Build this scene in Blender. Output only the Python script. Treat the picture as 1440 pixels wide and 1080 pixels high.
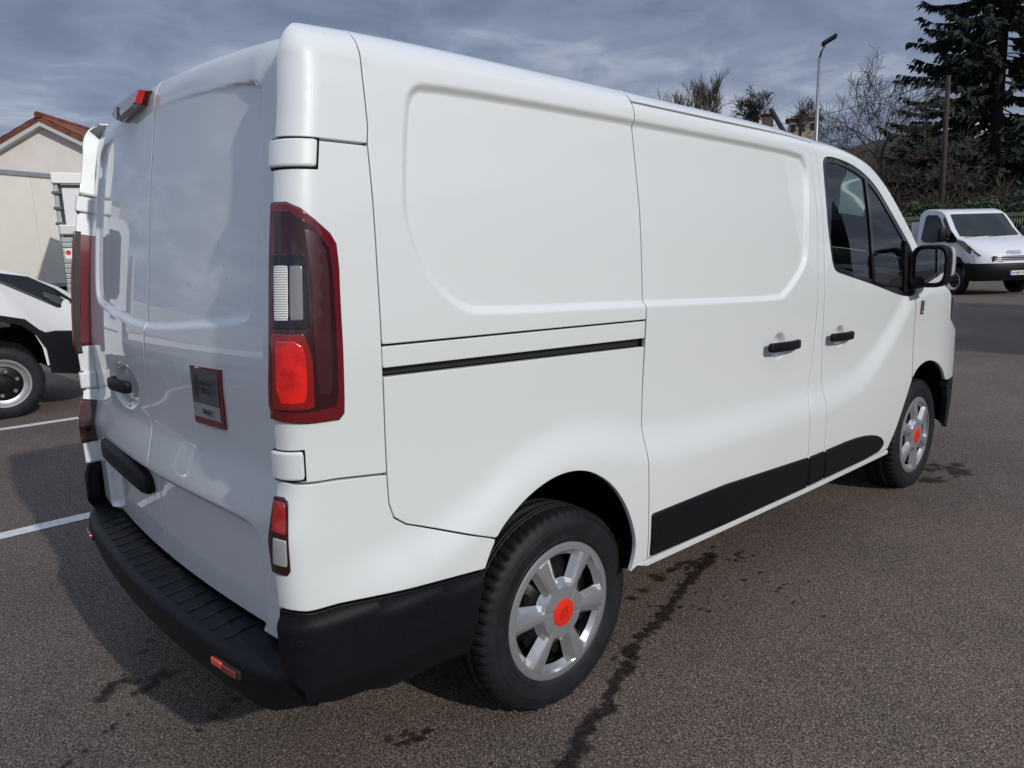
import bpy, bmesh, math, random
import numpy as np
from mathutils import Vector, Matrix
from mathutils.geometry import delaunay_2d_cdt
for o in list(bpy.data.objects): bpy.data.objects.remove(o, do_unlink=True)
SC = bpy.context.scene
COL = SC.collection
rad = math.radians

# ---------------------------------------------------------------- camera
cam = bpy.data.cameras.new('camera')
cam_o = bpy.data.objects.new('camera', cam); COL.objects.link(cam_o); SC.camera = cam_o
YAW, PITCH, ROLL, FPX = 0.8320458, -0.1806379, -0.0279087, 1042.46
_cy, _sy, _cp, _spp = math.cos(YAW), math.sin(YAW), math.cos(PITCH), math.sin(PITCH)
_f = Vector((_cy*_cp, _sy*_cp, _spp)); _r = Vector((_sy, -_cy, 0)); _u = _r.cross(_f)
_r2 = math.cos(ROLL)*_r + math.sin(ROLL)*_u; _u2 = -math.sin(ROLL)*_r + math.cos(ROLL)*_u
_m = Matrix(((_r2.x, _u2.x, -_f.x), (_r2.y, _u2.y, -_f.y), (_r2.z, _u2.z, -_f.z))).to_4x4()
_m.translation = Vector((-1.6265, -2.46575, 1.4891))
cam_o.matrix_world = _m
cam.sensor_width = 36; cam.lens = FPX*36/1440; cam.clip_start = .05; cam.clip_end = 3000
SC.render.resolution_x = 1024; SC.render.resolution_y = 768

# ---------------------------------------------------------------- sky, sun, exposure
SUN = Vector((-.02, -1.78, 1.0)).normalized()
sun_el = math.asin(SUN.z); sun_az = math.atan2(SUN.x, SUN.y)
world = bpy.data.worlds.new('World'); SC.world = world; world.use_nodes = True
nt = world.node_tree; nt.nodes.clear()
def wn(t, **k):
    n = nt.nodes.new(t)
    for a, b in k.items(): setattr(n, a, b)
    return n
L = nt.links.new
out = wn('ShaderNodeOutputWorld'); bg = wn('ShaderNodeBackground'); bg.inputs[1].default_value = .1
sky = wn('ShaderNodeTexSky', sky_type='NISHITA'); sky.sun_disc = False; sky.sun_elevation = sun_el; sky.sun_rotation = sun_az
sky.air_density = 1.2; sky.dust_density = 2.0
tc = wn('ShaderNodeTexCoord'); sx = wn('ShaderNodeSeparateXYZ'); L(tc.outputs['Generated'], sx.inputs[0])
def wmath(op, a, b=None, c=None):
    n = wn('ShaderNodeMath', operation=op)
    for i, q in enumerate((a, b, c)):
        if q is None: continue
        if isinstance(q, (int, float)): n.inputs[i].default_value = q
        else: L(q, n.inputs[i])
    return n.outputs[0]
zz = wmath('ADD', wmath('MAXIMUM', sx.outputs[2], 0.0), .16)
cx = wn('ShaderNodeCombineXYZ'); L(wmath('DIVIDE', sx.outputs[0], zz), cx.inputs[0]); L(wmath('DIVIDE', sx.outputs[1], zz), cx.inputs[1])
def wnoise(scale, det, rough, dist=0.):
    n = wn('ShaderNodeTexNoise'); n.inputs['Scale'].default_value = scale; n.inputs['Detail'].default_value = det
    n.inputs['Roughness'].default_value = rough; n.inputs['Distortion'].default_value = dist; L(cx.outputs[0], n.inputs['Vector']); return n.outputs['Fac']
n1 = wnoise(.9, 7, .55, .5); n2 = wnoise(3.2, 8, .6, .8)
mixn = wmath('ADD', wmath('MULTIPLY', n1, .68), wmath('MULTIPLY', n2, .32))
ramp = wn('ShaderNodeValToRGB'); L(mixn, ramp.inputs[0])
e = ramp.color_ramp.elements
e[0].position = .38; e[0].color = (1.30, 1.62, 2.5, 1)
e[1].position = .66; e[1].color = (4.6, 5.0, 5.7, 1)
q = ramp.color_ramp.elements.new(.50); q.color = (1.95, 2.35, 3.35, 1)
mx = wn('ShaderNodeMix', data_type='RGBA'); mx.inputs[0].default_value = .93
hzr = wn('ShaderNodeMapRange'); L(sx.outputs[2], hzr.inputs['Value']); hzr.inputs['From Min'].default_value = .0; hzr.inputs['From Max'].default_value = .42; hzr.inputs['To Min'].default_value = 1.06; hzr.inputs['To Max'].default_value = 1.0
hmul = wn('ShaderNodeVectorMath', operation='SCALE'); L(ramp.outputs[0], hmul.inputs[0]); 
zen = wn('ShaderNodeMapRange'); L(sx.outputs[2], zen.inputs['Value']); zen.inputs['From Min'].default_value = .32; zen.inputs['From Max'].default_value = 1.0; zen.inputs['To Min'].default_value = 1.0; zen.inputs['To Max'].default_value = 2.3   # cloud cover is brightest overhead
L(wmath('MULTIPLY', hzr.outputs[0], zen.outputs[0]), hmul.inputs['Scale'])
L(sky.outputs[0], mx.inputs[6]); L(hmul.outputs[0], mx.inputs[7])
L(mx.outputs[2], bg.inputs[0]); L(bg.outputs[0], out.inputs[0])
sun = bpy.data.lights.new('sun', 'SUN'); sun.energy = 2.1; sun.angle = rad(1.1); sun.color = (1, .965, .91)
sun_o = bpy.data.objects.new('sun', sun); COL.objects.link(sun_o)
sun_o.rotation_euler = SUN.to_track_quat('Z', 'Y').to_euler(); sun_o.location = (-3, -20, 12)
vs = SC.view_settings; vs.view_transform = 'Standard'; vs.look = 'None'; vs.exposure = .2; vs.gamma = 1; vs.use_curve_mapping = False
SC.cycles.use_denoising = True; SC.cycles.max_bounces = 8; SC.cycles.transparent_max_bounces = 12
SC.cycles.sample_clamp_indirect = 6

# ---------------------------------------------------------------- helpers
def tag(o, label=None, cat=None, group=None, kind=None):
    for k, v in (('label', label), ('category', cat), ('group', group), ('kind', kind)):
        if v: o[k] = v
    return o
def empty(name, loc=(0, 0, 0), rz=0., **k):
    o = bpy.data.objects.new(name, None); COL.objects.link(o); o.location = loc; o.rotation_euler = (0, 0, rz)
    o.empty_display_size = .2
    return tag(o, **k)
def mesh_obj(name, verts, faces, mat, parent=None, smooth=False, normals=None):
    me = bpy.data.meshes.new(name)
    me.from_pydata([tuple(map(float, v)) for v in verts], [], [tuple(int(i) for i in f) for f in faces])
    if mat: me.materials.append(mat)
    if smooth or normals is not None: me.polygons.foreach_set('use_smooth', [True]*len(me.polygons))
    me.update()
    if normals is not None: me.normals_split_custom_set_from_vertices([tuple(map(float, n)) for n in normals])
    o = bpy.data.objects.new(name, me); COL.objects.link(o)
    if parent: o.parent = parent
    return o
class MB:
    """collects shapes, built as ONE mesh object"""
    def __init__(s): s.v = []; s.f = []
    def add(s, v, f):
        b = len(s.v); s.v += [tuple(p) for p in v]; s.f += [tuple(i+b for i in q) for q in f]; return s
    def box(s, c, d, rz=0., bev=0.):
        hx, hy, hz = d[0]/2, d[1]/2, d[2]/2
        if bev:
            bev = min(bev, hx*.9, hy*.9, hz*.9); vs_ = []; 
            bm = bmesh.new(); bmesh.ops.create_cube(bm, size=1)
            for v in bm.verts: v.co = Vector((v.co.x*2*hx, v.co.y*2*hy, v.co.z*2*hz))
            bmesh.ops.bevel(bm, geom=bm.edges[:], offset=bev, segments=2, affect='EDGES', profile=.5)
            bm.verts.ensure_lookup_table(); bm.verts.index_update()
            V = [v.co.copy() for v in bm.verts]; F = [[v.index for v in f.verts] for f in bm.faces]; bm.free()
        else:
            V = [Vector((x*hx, y*hy, z*hz)) for x in (-1, 1) for y in (-1, 1) for z in (-1, 1)]
            F = [(0, 1, 3, 2), (4, 6, 7, 5), (0, 4, 5, 1), (2, 3, 7, 6), (0, 2, 6, 4), (1, 5, 7, 3)]
        R = Matrix.Rotation(rz, 3, 'Z')
        return s.add([tuple(R@v+Vector(c)) for v in V], F)
    def tube(s, pts, rads, n=6, cap=True):
        pts = [Vector(p) for p in pts]; V = []; F = []
        if isinstance(rads, (int, float)): rads = [rads]*len(pts)
        for i, p in enumerate(pts):
            d = (pts[min(i+1, len(pts)-1)]-pts[max(i-1, 0)]).normalized()
            a = d.orthogonal().normalized() if i == 0 else (a-d*a.dot(d)).normalized()
            b = d.cross(a)
            for k in range(n):
                t = 2*math.pi*k/n; V.append(p+rads[i]*(a*math.cos(t)+b*math.sin(t)))
        for i in range(len(pts)-1):
            for k in range(n):
                k2 = (k+1) % n; F.append((i*n+k, i*n+k2, (i+1)*n+k2, (i+1)*n+k))
        if cap:
            F.append(tuple(range(n-1, -1, -1))); F.append(tuple((len(pts)-1)*n+k for k in range(n)))
        return s.add(V, F)
    def prism(s, poly, axis, a, b):
        """poly (2d, ccw) extruded along axis from a to b; axis 'y': poly=(x,z); 'x': (y,z); 'z': (x,y)"""
        n = len(poly)
        def p3(q, t): return {'y': (q[0], t, q[1]), 'x': (t, q[0], q[1]), 'z': (q[0], q[1], t)}[axis]
        V = [p3(q, a) for q in poly]+[p3(q, b) for q in poly]
        F = [tuple(range(n)), tuple(range(2*n-1, n-1, -1))]+[(i, i+n, (i+1) % n+n, (i+1) % n) for i in range(n)]
        return s.add(V, F)
    def lathe(s, prof, n=48, axis='y', c=(0, 0, 0), close=False):
        """prof: list of (r, h) revolved about axis through c"""
        V = []; F = []; m = len(prof)
        for k in range(n):
            t = 2*math.pi*k/n; ct, st = math.cos(t), math.sin(t)
            for r, h in prof:
                V.append((c[0]+r*ct, c[1]+h, c[2]+r*st) if axis == 'y' else (c[0]+r*ct, c[1]+r*st, c[2]+h) if axis == 'z' else (c[0]+h, c[1]+r*ct, c[2]+r*st))
        for k in range(n):
            k2 = (k+1) % n
            for j in range(m-1 if not close else m):
                j2 = (j+1) % m; F.append((k*m+j, k*m+j2, k2*m+j2, k2*m+j))
        return s.add(V, F)
    def build(s, name, mat, parent=None, smooth=False, angle=None):
        o = mesh_obj(name, s.v, s.f, mat, parent, smooth=smooth)
        bm = bmesh.new(); bm.from_mesh(o.data); bmesh.ops.recalc_face_normals(bm, faces=bm.faces[:]); bm.to_mesh(o.data); bm.free()
        if angle is not None:
            o.data.polygons.foreach_set('use_smooth', [True]*len(o.data.polygons)); o.data.set_sharp_from_angle(angle=rad(angle))
        return o
_mats = {}
def principled(name, col, rough=.5, metal=0., coat=0., coat_rough=.03, spec=.5, emit=None, emit_s=0., trans=0., sheen=0.):
    if name in _mats: return _mats[name]
    m = bpy.data.materials.new(name); m.use_nodes = True; b = m.node_tree.nodes['Principled BSDF']
    b.inputs['Base Color'].default_value = (*col, 1); b.inputs['Roughness'].default_value = rough; b.inputs['Metallic'].default_value = metal
    b.inputs['Coat Weight'].default_value = coat; b.inputs['Coat Roughness'].default_value = coat_rough; b.inputs['Specular IOR Level'].default_value = spec
    if trans: b.inputs['Transmission Weight'].default_value = trans
    _mats[name] = m; return m
def nodes(m): return m.node_tree, m.node_tree.nodes['Principled BSDF']
def noisy(name, col_a, col_b, scale, rough=.6, bump=0., detail=6., dist_scale=None, coords='Object', rough_var=0., coat=0., metal=0., lo=.35, hi=.65, bscale=None, spec=.5):
    """two tones driven by noise, with optional bump"""
    if name in _mats: return _mats[name]
    m = principled(name, col_a, rough, metal, coat, spec=spec); t, b = nodes(m)
    tcn = t.nodes.new('ShaderNodeTexCoord'); n = t.nodes.new('ShaderNodeTexNoise'); n.inputs['Scale'].default_value = scale; n.inputs['Detail'].default_value = detail
    t.links.new(tcn.outputs[coords], n.inputs['Vector'])
    r = t.nodes.new('ShaderNodeValToRGB'); r.color_ramp.elements[0].color = (*col_a, 1); r.color_ramp.elements[1].color = (*col_b, 1)
    r.color_ramp.elements[0].position = lo; r.color_ramp.elements[1].position = hi
    t.links.new(n.outputs['Fac'], r.inputs[0]); t.links.new(r.outputs[0], b.inputs['Base Color'])
    if bump:
        n2 = t.nodes.new('ShaderNodeTexNoise'); n2.inputs['Scale'].default_value = bscale or scale*3; n2.inputs['Detail'].default_value = 5
        t.links.new(tcn.outputs[coords], n2.inputs['Vector'])
        bp = t.nodes.new('ShaderNodeBump'); bp.inputs['Strength'].default_value = bump; bp.inputs['Distance'].default_value = min(.01, .35/(bscale or scale*3))
        t.links.new(n2.outputs['Fac'], bp.inputs['Height']); t.links.new(bp.outputs[0], b.inputs['Normal'])
    if rough_var:
        mr = t.nodes.new('ShaderNodeMapRange'); mr.inputs['To Min'].default_value = rough-rough_var; mr.inputs['To Max'].default_value = rough+rough_var
        t.links.new(n.outputs['Fac'], mr.inputs['Value']); t.links.new(mr.outputs[0], b.inputs['Roughness'])
    return m
def glass_mat(name, tint, refl=.9):
    m = bpy.data.materials.new(name); m.use_nodes = True; t = m.node_tree; t.nodes.clear()
    o = t.nodes.new('ShaderNodeOutputMaterial'); mixs = t.nodes.new('ShaderNodeMixShader'); tr = t.nodes.new('ShaderNodeBsdfTransparent'); gl = t.nodes.new('ShaderNodeBsdfGlossy')
    fr = t.nodes.new('ShaderNodeFresnel'); fr.inputs[0].default_value = 1.52; gl.inputs['Roughness'].default_value = .0; gl.inputs['Color'].default_value = (refl, refl, refl, 1)
    mu = t.nodes.new('ShaderNodeMath'); mu.operation = 'MULTIPLY_ADD'; mu.inputs[1].default_value = 1.0; mu.inputs[2].default_value = .01; t.links.new(fr.outputs[0], mu.inputs[0])
    tr.inputs[0].default_value = (*tint, 1)
    t.links.new(mu.outputs[0], mixs.inputs[0]); t.links.new(tr.outputs[0], mixs.inputs[1]); t.links.new(gl.outputs[0], mixs.inputs[2]); t.links.new(mixs.outputs[0], o.inputs[0])
    return m
def text_mesh(name, s, size, mat, parent, M, extrude=.0006, align='LEFT', bold=0.):
    cu = bpy.data.curves.new(name, 'FONT'); cu.body = s; cu.size = size; cu.extrude = extrude; cu.align_x = align; cu.offset = bold; cu.resolution_u = 3
    to = bpy.data.objects.new(name+'_tmp', cu); COL.objects.link(to)
    bpy.context.view_layer.update()
    me = bpy.data.meshes.new_from_object(to.evaluated_get(bpy.context.evaluated_depsgraph_get()))
    bpy.data.objects.remove(to, do_unlink=True); bpy.data.curves.remove(cu)
    me.materials.clear(); me.materials.append(mat); me.name = name
    me.transform(M); o = bpy.data.objects.new(name, me); COL.objects.link(o); o.parent = parent
    return o
def copy_tree(o, parent=None):
    c = o.copy(); COL.objects.link(c); c.parent = parent
    for ch in list(o.children): copy_tree(ch, c)
    return c
def frame(o, x, y, z):
    """matrix with columns x,y,z axes and origin o"""
    x, y, z = Vector(x), Vector(y), Vector(z)
    M = Matrix((x, y, z)).transposed().to_4x4(); M.translation = Vector(o); return M

# ---------------------------------------------------------------- materials
def droplet_paint():
    m = principled('white_paint', (.72, .75, .74), .42, 0, 1., .012); t, b = nodes(m); b.inputs['Coat IOR'].default_value = 1.62
    tcn = t.nodes.new('ShaderNodeTexCoord'); sp_ = t.nodes.new('ShaderNodeSeparateXYZ'); t.links.new(tcn.outputs['Object'], sp_.inputs[0])
    n = t.nodes.new('ShaderNodeTexNoise'); n.inputs['Scale'].default_value = 2.2; n.inputs['Detail'].default_value = 8; n.inputs['Roughness'].default_value = .65; t.links.new(tcn.outputs['Object'], n.inputs['Vector'])
    # thin road film, thicker low on the panels
    mr = t.nodes.new('ShaderNodeMapRange'); mr.inputs['From Min'].default_value = .95; mr.inputs['From Max'].default_value = .35; mr.inputs['To Min'].default_value = .02; mr.inputs['To Max'].default_value = .30; t.links.new(sp_.outputs[2], mr.inputs['Value'])
    mu = t.nodes.new('ShaderNodeMath'); mu.operation = 'MULTIPLY'; t.links.new(mr.outputs[0], mu.inputs[0]); t.links.new(n.outputs['Fac'], mu.inputs[1])
    mx_ = t.nodes.new('ShaderNodeMix'); mx_.data_type = 'RGBA'; mx_.inputs[6].default_value = (.72, .75, .74, 1); mx_.inputs[7].default_value = (.42, .40, .37, 1); t.links.new(mu.outputs[0], mx_.inputs[0]); t.links.new(mx_.outputs[2], b.inputs['Base Color'])
    return m
M_WHITE = droplet_paint()
M_BLACKPL = noisy('black_plastic', (.0045, .005, .007), (.0065, .007, .0095), 60, .5, .15, bscale=900, spec=.2)
M_GLOSSBLK = principled('gloss_black', (.008, .008, .01), .15, 0, .6)
M_SEAL = principled('black_rubber_seal', (.012, .012, .013), .6)
M_DARK = principled('shadow_black_underbody', (.008, .008, .008), .9, spec=.1)
M_TYRE = noisy('tyre_rubber', (.008, .009, .011), (.015, .016, .020), 14, .62, .3, bscale=300, spec=.3)
M_SILVER = principled('wheel_silver', (.40, .41, .43), .26, .6, .5, .08)
M_STEELBLK = principled('black_steel_wheel', (.005, .005, .0055), .4, spec=.3)
M_REDCAP = principled('orange_red_cap', (.72, .028, .012), .35)
M_REDDARK = principled('dark_red_lens', (.075, .003, .007), .12, 0, 1., .01)
M_REDRIM = principled('red_lens_rim', (.13, .004, .008), .12, 0, 1., .01)
M_REDLIT = noisy('bright_red_lens', (.78, .014, .008), (.36, .004, .004), 18, .15, .5, bscale=200, coat=1., lo=.42, hi=.72)
_unused = principled('bright_red_plain', (.75, .012, .008), .15, 0, 1., .01)
M_REDIN = principled('smoked_red_lens', (.028, .003, .006), .1, 0, 1., .01)
M_CLEAR = principled('clear_lens_chrome', (.45, .45, .45), .18, .3, 1., .02)
M_CHROME = principled('chrome', (.75, .76, .77), .1, 1.)
M_BADGE = principled('badge_red', (.17, .008, .010), .25, 0, .6)
M_BADGEGREY = principled('badge_grey', (.13, .135, .145), .3, .4)
M_BADGELIGHT = principled('badge_light_grey', (.36, .37, .37), .35, .2)
M_INK = principled('dark_lettering', (.03, .032, .036), .4)
M_GLASS = glass_mat('side_glass', (.80, .92, .86))
M_SEATS = principled('grey_seat_fabric', (.03, .03, .033), .9)
M_TRIMIN = principled('interior_plastic', (.022, .023, .025), .6)
M_AMBER = principled('amber_lens', (.8, .22, .03), .2, 0, 1.)
M_YELLOW = principled('tyre_paint_line', (.34, .25, .05), .7)

# ================================================================ GROUND
def asphalt_mat(name, dark=1.):
    m = principled(name, (.1, .1, .1), .85, spec=.3); t, b = nodes(m); N = t.nodes.new; K = t.links.new
    tcn = N('ShaderNodeTexCoord')
    def noise(sc, det=4, ro=.55):
        n = N('ShaderNodeTexNoise'); n.inputs['Scale'].default_value = sc; n.inputs['Detail'].default_value = det; n.inputs['Roughness'].default_value = ro
        K(tcn.outputs['Object'], n.inputs['Vector']); return n.outputs['Fac']
    vo = N('ShaderNodeTexVoronoi'); vo.inputs['Scale'].default_value = 230; K(tcn.outputs['Object'], vo.inputs['Vector'])
    r1 = N('ShaderNodeValToRGB'); K(vo.outputs['Color'], r1.inputs[0]); el = r1.color_ramp.elements
    el[0].position = .10; el[0].color = (.055*dark, .044*dark, .038*dark, 1); el[1].position = .95; el[1].color = (.345*dark, .285*dark, .245*dark, 1)
    qq = el.new(.5); qq.color = (.152*dark, .122*dark, .104*dark, 1)
    r2 = N('ShaderNodeValToRGB'); K(noise(1.1, 6, .6), r2.inputs[0]); el = r2.color_ramp.elements
    el[0].position = .3; el[0].color = (.80, .80, .82, 1); el[1].position = .7; el[1].color = (1.16, 1.13, 1.1, 1)
    r3 = N('ShaderNodeValToRGB'); K(noise(.22, 3, .5), r3.inputs[0]); el = r3.color_ramp.elements
    el[0].position = .35; el[0].color = (.86, .87, .9, 1); el[1].position = .65; el[1].color = (1.1, 1.08, 1.05, 1)
    r4 = N('ShaderNodeValToRGB'); K(noise(120, 3, .7), r4.inputs[0]); el = r4.color_ramp.elements
    el[0].position = .38; el[0].color = (.36, .36, .36, 1); el[1].position = .64; el[1].color = (1.5, 1.48, 1.45, 1)
    def mul(a, c):
        x = N('ShaderNodeMix'); x.data_type = 'RGBA'; x.blend_type = 'MULTIPLY'; x.inputs[0].default_value = 1; K(a, x.inputs[6]); K(c, x.inputs[7]); return x.outputs[2]
    K(mul(mul(mul(r1.outputs[0], r2.outputs[0]), r3.outputs[0]), r4.outputs[0]), b.inputs['Base Color'])
    bp = N('ShaderNodeBump'); bp.inputs['Strength'].default_value = .9; bp.inputs['Distance'].default_value = .005
    ad = N('ShaderNodeMath'); ad.operation = 'ADD'; K(vo.outputs['Distance'], ad.inputs[0]); K(noise(170, 4, .7), ad.inputs[1]); K(ad.outputs[0], bp.inputs['Height']); K(bp.outputs[0], b.inputs['Normal'])
    return m
M_ASPH = asphalt_mat('asphalt')
ground = mesh_obj('ground', [(-400, -400, 0), (400, -400, 0), (400, 400, 0), (-400, 400, 0)], [(0, 1, 2, 3)], M_ASPH); tag(ground, kind='structure')
rng = random.Random(5)
def blob_sheet(name, pts, z, mat, parent=None):
    return mesh_obj(name, [(x, y, z) for x, y in pts], [tuple(range(len(pts)))], mat, parent)
def strip(x0, y0, x1, y1, w, n, jit, r):
    d = Vector((x1-x0, y1-y0)); Lh = d.length; d.normalize(); nn = Vector((-d.y, d.x)); a = []; bb = []
    for i in range(n+1):
        t = i/n*Lh
        a.append((x0+d.x*t+nn.x*(w/2+r.uniform(-jit, jit)), y0+d.y*t+nn.y*(w/2+r.uniform(-jit, jit))))
        bb.append((x0+d.x*t-nn.x*(w/2+r.uniform(-jit, jit)), y0+d.y*t-nn.y*(w/2+r.uniform(-jit, jit))))
    return bb+a[::-1]
# white bay lines
M_LINE = noisy('worn_white_line', (.62, .62, .6), (.36, .34, .32), 30, .7, .4, lo=.52, hi=.75)
for (xa, ya, xb, yb, w) in ((-1.12, 2.335, 3.9, 2.37, .115), (-.65, 5.52, 4.4, 5.38, .12), (-6, 2.30, -1.12, 2.335, .115), (-6, 5.66, -.65, 5.52, .12)):
    if xb <= 0: continue
    o = blob_sheet('bay_line', strip(xa-4.6, ya-(yb-ya)*.9, xb, yb, w, 60, .004, rng), .004, M_LINE); tag(o, kind='structure')
# wet stains: irregular dark splashes trailing over the tarmac
M_WET = asphalt_mat('wet_asphalt', .22)
_t, _b = nodes(M_WET); _b.inputs['Roughness'].default_value = .5
_o = [n for n in _t.nodes if n.type == 'OUTPUT_MATERIAL'][0]; _at = _t.nodes.new('ShaderNodeAttribute'); _at.attribute_name = 'soak'
_n = _t.nodes.new('ShaderNodeTexNoise'); _n.inputs['Scale'].default_value = 55; _n.inputs['Detail'].default_value = 5; _n.inputs['Roughness'].default_value = .7
_tc = _t.nodes.new('ShaderNodeTexCoord'); _t.links.new(_tc.outputs['Object'], _n.inputs['Vector'])
_a = _t.nodes.new('ShaderNodeMath'); _a.operation = 'ADD'; _t.links.new(_at.outputs['Fac'], _a.inputs[0]); _t.links.new(_n.outputs['Fac'], _a.inputs[1])
_mr = _t.nodes.new('ShaderNodeMapRange'); _mr.inputs['From Min'].default_value = .54; _mr.inputs['From Max'].default_value = .95; _mr.inputs['To Max'].default_value = .93; _t.links.new(_a.outputs[0], _mr.inputs['Value'])
_tr = _t.nodes.new('ShaderNodeBsdfTransparent'); _mx = _t.nodes.new('ShaderNodeMixShader'); _t.links.new(_mr.outputs[0], _mx.inputs[0]); _t.links.new(_tr.outputs[0], _mx.inputs[1]); _t.links.new(_b.outputs[0], _mx.inputs[2]); _t.links.new(_mx.outputs[0], _o.inputs[0])
def splash(pts, seed, name='wet_stain'):
    r = random.Random(seed); V = []; F = []; A = []
    for (x, y, rx) in pts:
        k = r.randint(9, 13); b0 = len(V); ph = r.random()*6; st = r.uniform(.7, 1.4); z = .0042+.0006*r.random(); V.append((x, y, z)); A.append(.62)
        for i in range(k):
            t = 2*math.pi*i/k; q = rx*1.35*(.75+.4*r.random()); V.append((x+q*math.cos(t+ph)*st, y+q*math.sin(t+ph)/st, z)); A.append(.0)
        F += [(b0, b0+1+i, b0+1+(i+1) % k) for i in range(k)]
    o = mesh_obj(name, V, F, M_WET, ground); at = o.data.attributes.new('soak', 'FLOAT', 'POINT'); at.data.foreach_set('value', A); return o
def trail(ctrl, step, r0, r1, seed, gaps=.15):
    r = random.Random(seed); o = []
    for (a, b) in zip(ctrl[:-1], ctrl[1:]):
        d = math.dist(a, b); n = max(1, int(d/step))
        for i in range(n):
            t = i/n
            if r.random() < gaps: continue
            o.append((a[0]+(b[0]-a[0])*t+r.gauss(0, r1*.35), a[1]+(b[1]-a[1])*t+r.gauss(0, r1*.35), r.uniform(r0, r1)*1.45))
    return o
splash(trail([(1.36, -.60), (1.18, -.655), (.94, -.715), (.67, -.80), (.418, -.856), (.30, -.93), (.183, -.955), (.06, -1.04), (-.045, -1.05), (-.225, -1.13), (-.4, -1.2)], .012, .007, .022, 3, .2), 3)
splash([(1.10+rng.gauss(0, .13), -.58+rng.gauss(0, .035), rng.uniform(.012, .034)) for _ in range(22)], 4)
splash([(1.42+rng.gauss(0, .05), -.70+rng.gauss(0, .015), rng.uniform(.01, .02)) for _ in range(6)], 5)
splash([(rng.uniform(.25, 1.5), -.9+rng.gauss(0, .16), rng.uniform(.004, .013)) for _ in range(34)], 6)
splash([(-.47+rng.gauss(0, .03), -.70+rng.gauss(0, .022), rng.uniform(.008, .019)) for _ in range(13)], 7)
splash([(-.36+rng.gauss(0, .02), -1.0+rng.gauss(0, .02), rng.uniform(.006, .013)) for _ in range(5)]+[(.24, -.75, .03), (.30, -.71, .02), (.36, -.70, .03), (.42, -.66, .025)], 8)
splash(trail([(-1.13, .22), (-1.06, .30), (-1.0, .245), (-.93, .235), (-.90, .20)], .014, .010, .018, 9, .05)+trail([(-1.03, .17), (-.95, .20)], .014, .010, .018, 10, .05), 9)
splash(trail([(-1.45, -.18), (-1.25, -.045), (-1.13, .03), (-1.07, .08)], .02, .006, .011, 11, .4), 11)
splash([(-.80, -.11, .018), (-.85, -.135, .018), (-.89, -.155, .018), (-.95, -.19, .012), (-1.03, .33, .01), (-.93, .45, .02), (-.88, .52, .02)], 12)
splash([(3.52+rng.gauss(0, .14), -.93+rng.gauss(0, .07), rng.uniform(.02, .05)) for _ in range(20)], 13)

# ================================================================ VAN : surface functions (x forward, -y is the visible flank, z up)
def ip(x,xs,ys): return np.interp(x,xs,ys)
def sst(a):
    a=np.clip(a,0,1); return a*a*(3-2*a)
class Sp:  # natural-ish smooth (monotone cubic hermite) interpolation
    def __init__(s,pts):
        p=np.array(pts,float); s.x=p[:,0]; s.y=p[:,1]
        d=np.diff(s.y)/np.diff(s.x); m=np.empty(len(p)); m[0]=d[0]; m[-1]=d[-1]
        for i in range(1,len(p)-1): m[i]=0 if d[i-1]*d[i]<=0 else 2*d[i-1]*d[i]/(d[i-1]+d[i])
        s.m=m
    def __call__(s,q):
        q=np.clip(np.asarray(q,float),s.x[0],s.x[-1]); i=np.clip(np.searchsorted(s.x,q)-1,0,len(s.x)-2)
        h=s.x[i+1]-s.x[i]; t=(q-s.x[i])/h; t2=t*t; t3=t2*t
        return (2*t3-3*t2+1)*s.y[i]+(t3-2*t2+t)*h*s.m[i]+(3*t2-2*t3)*s.y[i+1]+(t3-t2)*h*s.m[i+1]
RC=.08; XF=4.03; RF=.5
WB=Sp([(.15,.915),(.38,.932),(.5,.938),(.7,.94),(.9,.938),(1.0,.940),(1.155,.947),(1.28,.952),(1.45,.946),(1.6,.936),(1.75,.919),(1.85,.907),(1.95,.892)])
CABD=Sp([(.9,0),(1.05,0),(1.44,-.012),(1.63,-.018),(1.78,-.022),(1.9,-.03)])
HX=Sp([(-1.0,.70),(-.6,.72),(-.4,.78),(-.2,.87),(0,.90),(.2,.87),(.38,.82),(.6,.80),(1.0,.79),(1.68,.78),(2.0,.80),(2.2,.86),(2.4,.97),(2.55,1.08),(2.7,1.2),(3.0,1.25),(4.5,1.25)])
XR=Sp([(.2,-.95),(.5,-.947),(.62,-.947),(.75,-.949),(.83,-.952),(.9,-.938),(.985,-.922),(1.06,-.922),(1.16,-.924),(1.26,-.917),(1.46,-.895),(1.67,-.866),(1.815,-.838),(1.92,-.822),(2.05,-.80)])
ZT=Sp([(-.95,2.003),(-.55,2.013),(0,2.003),(.43,1.992),(.9,1.979),(1.56,1.952),(1.9,1.932),(2.1,1.905),(2.25,1.868),(2.4,1.79),(2.55,1.68),(2.75,1.52),(2.95,1.36),(3.05,1.295),(3.3,1.21),(3.6,1.11),(3.85,1.0),(4.03,.9),(5,.8)])
RR=Sp([(-1,.10),(1.6,.10),(2.2,.075),(2.5,.06),(2.9,.06),(3.2,.08),(5,.08)])
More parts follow.
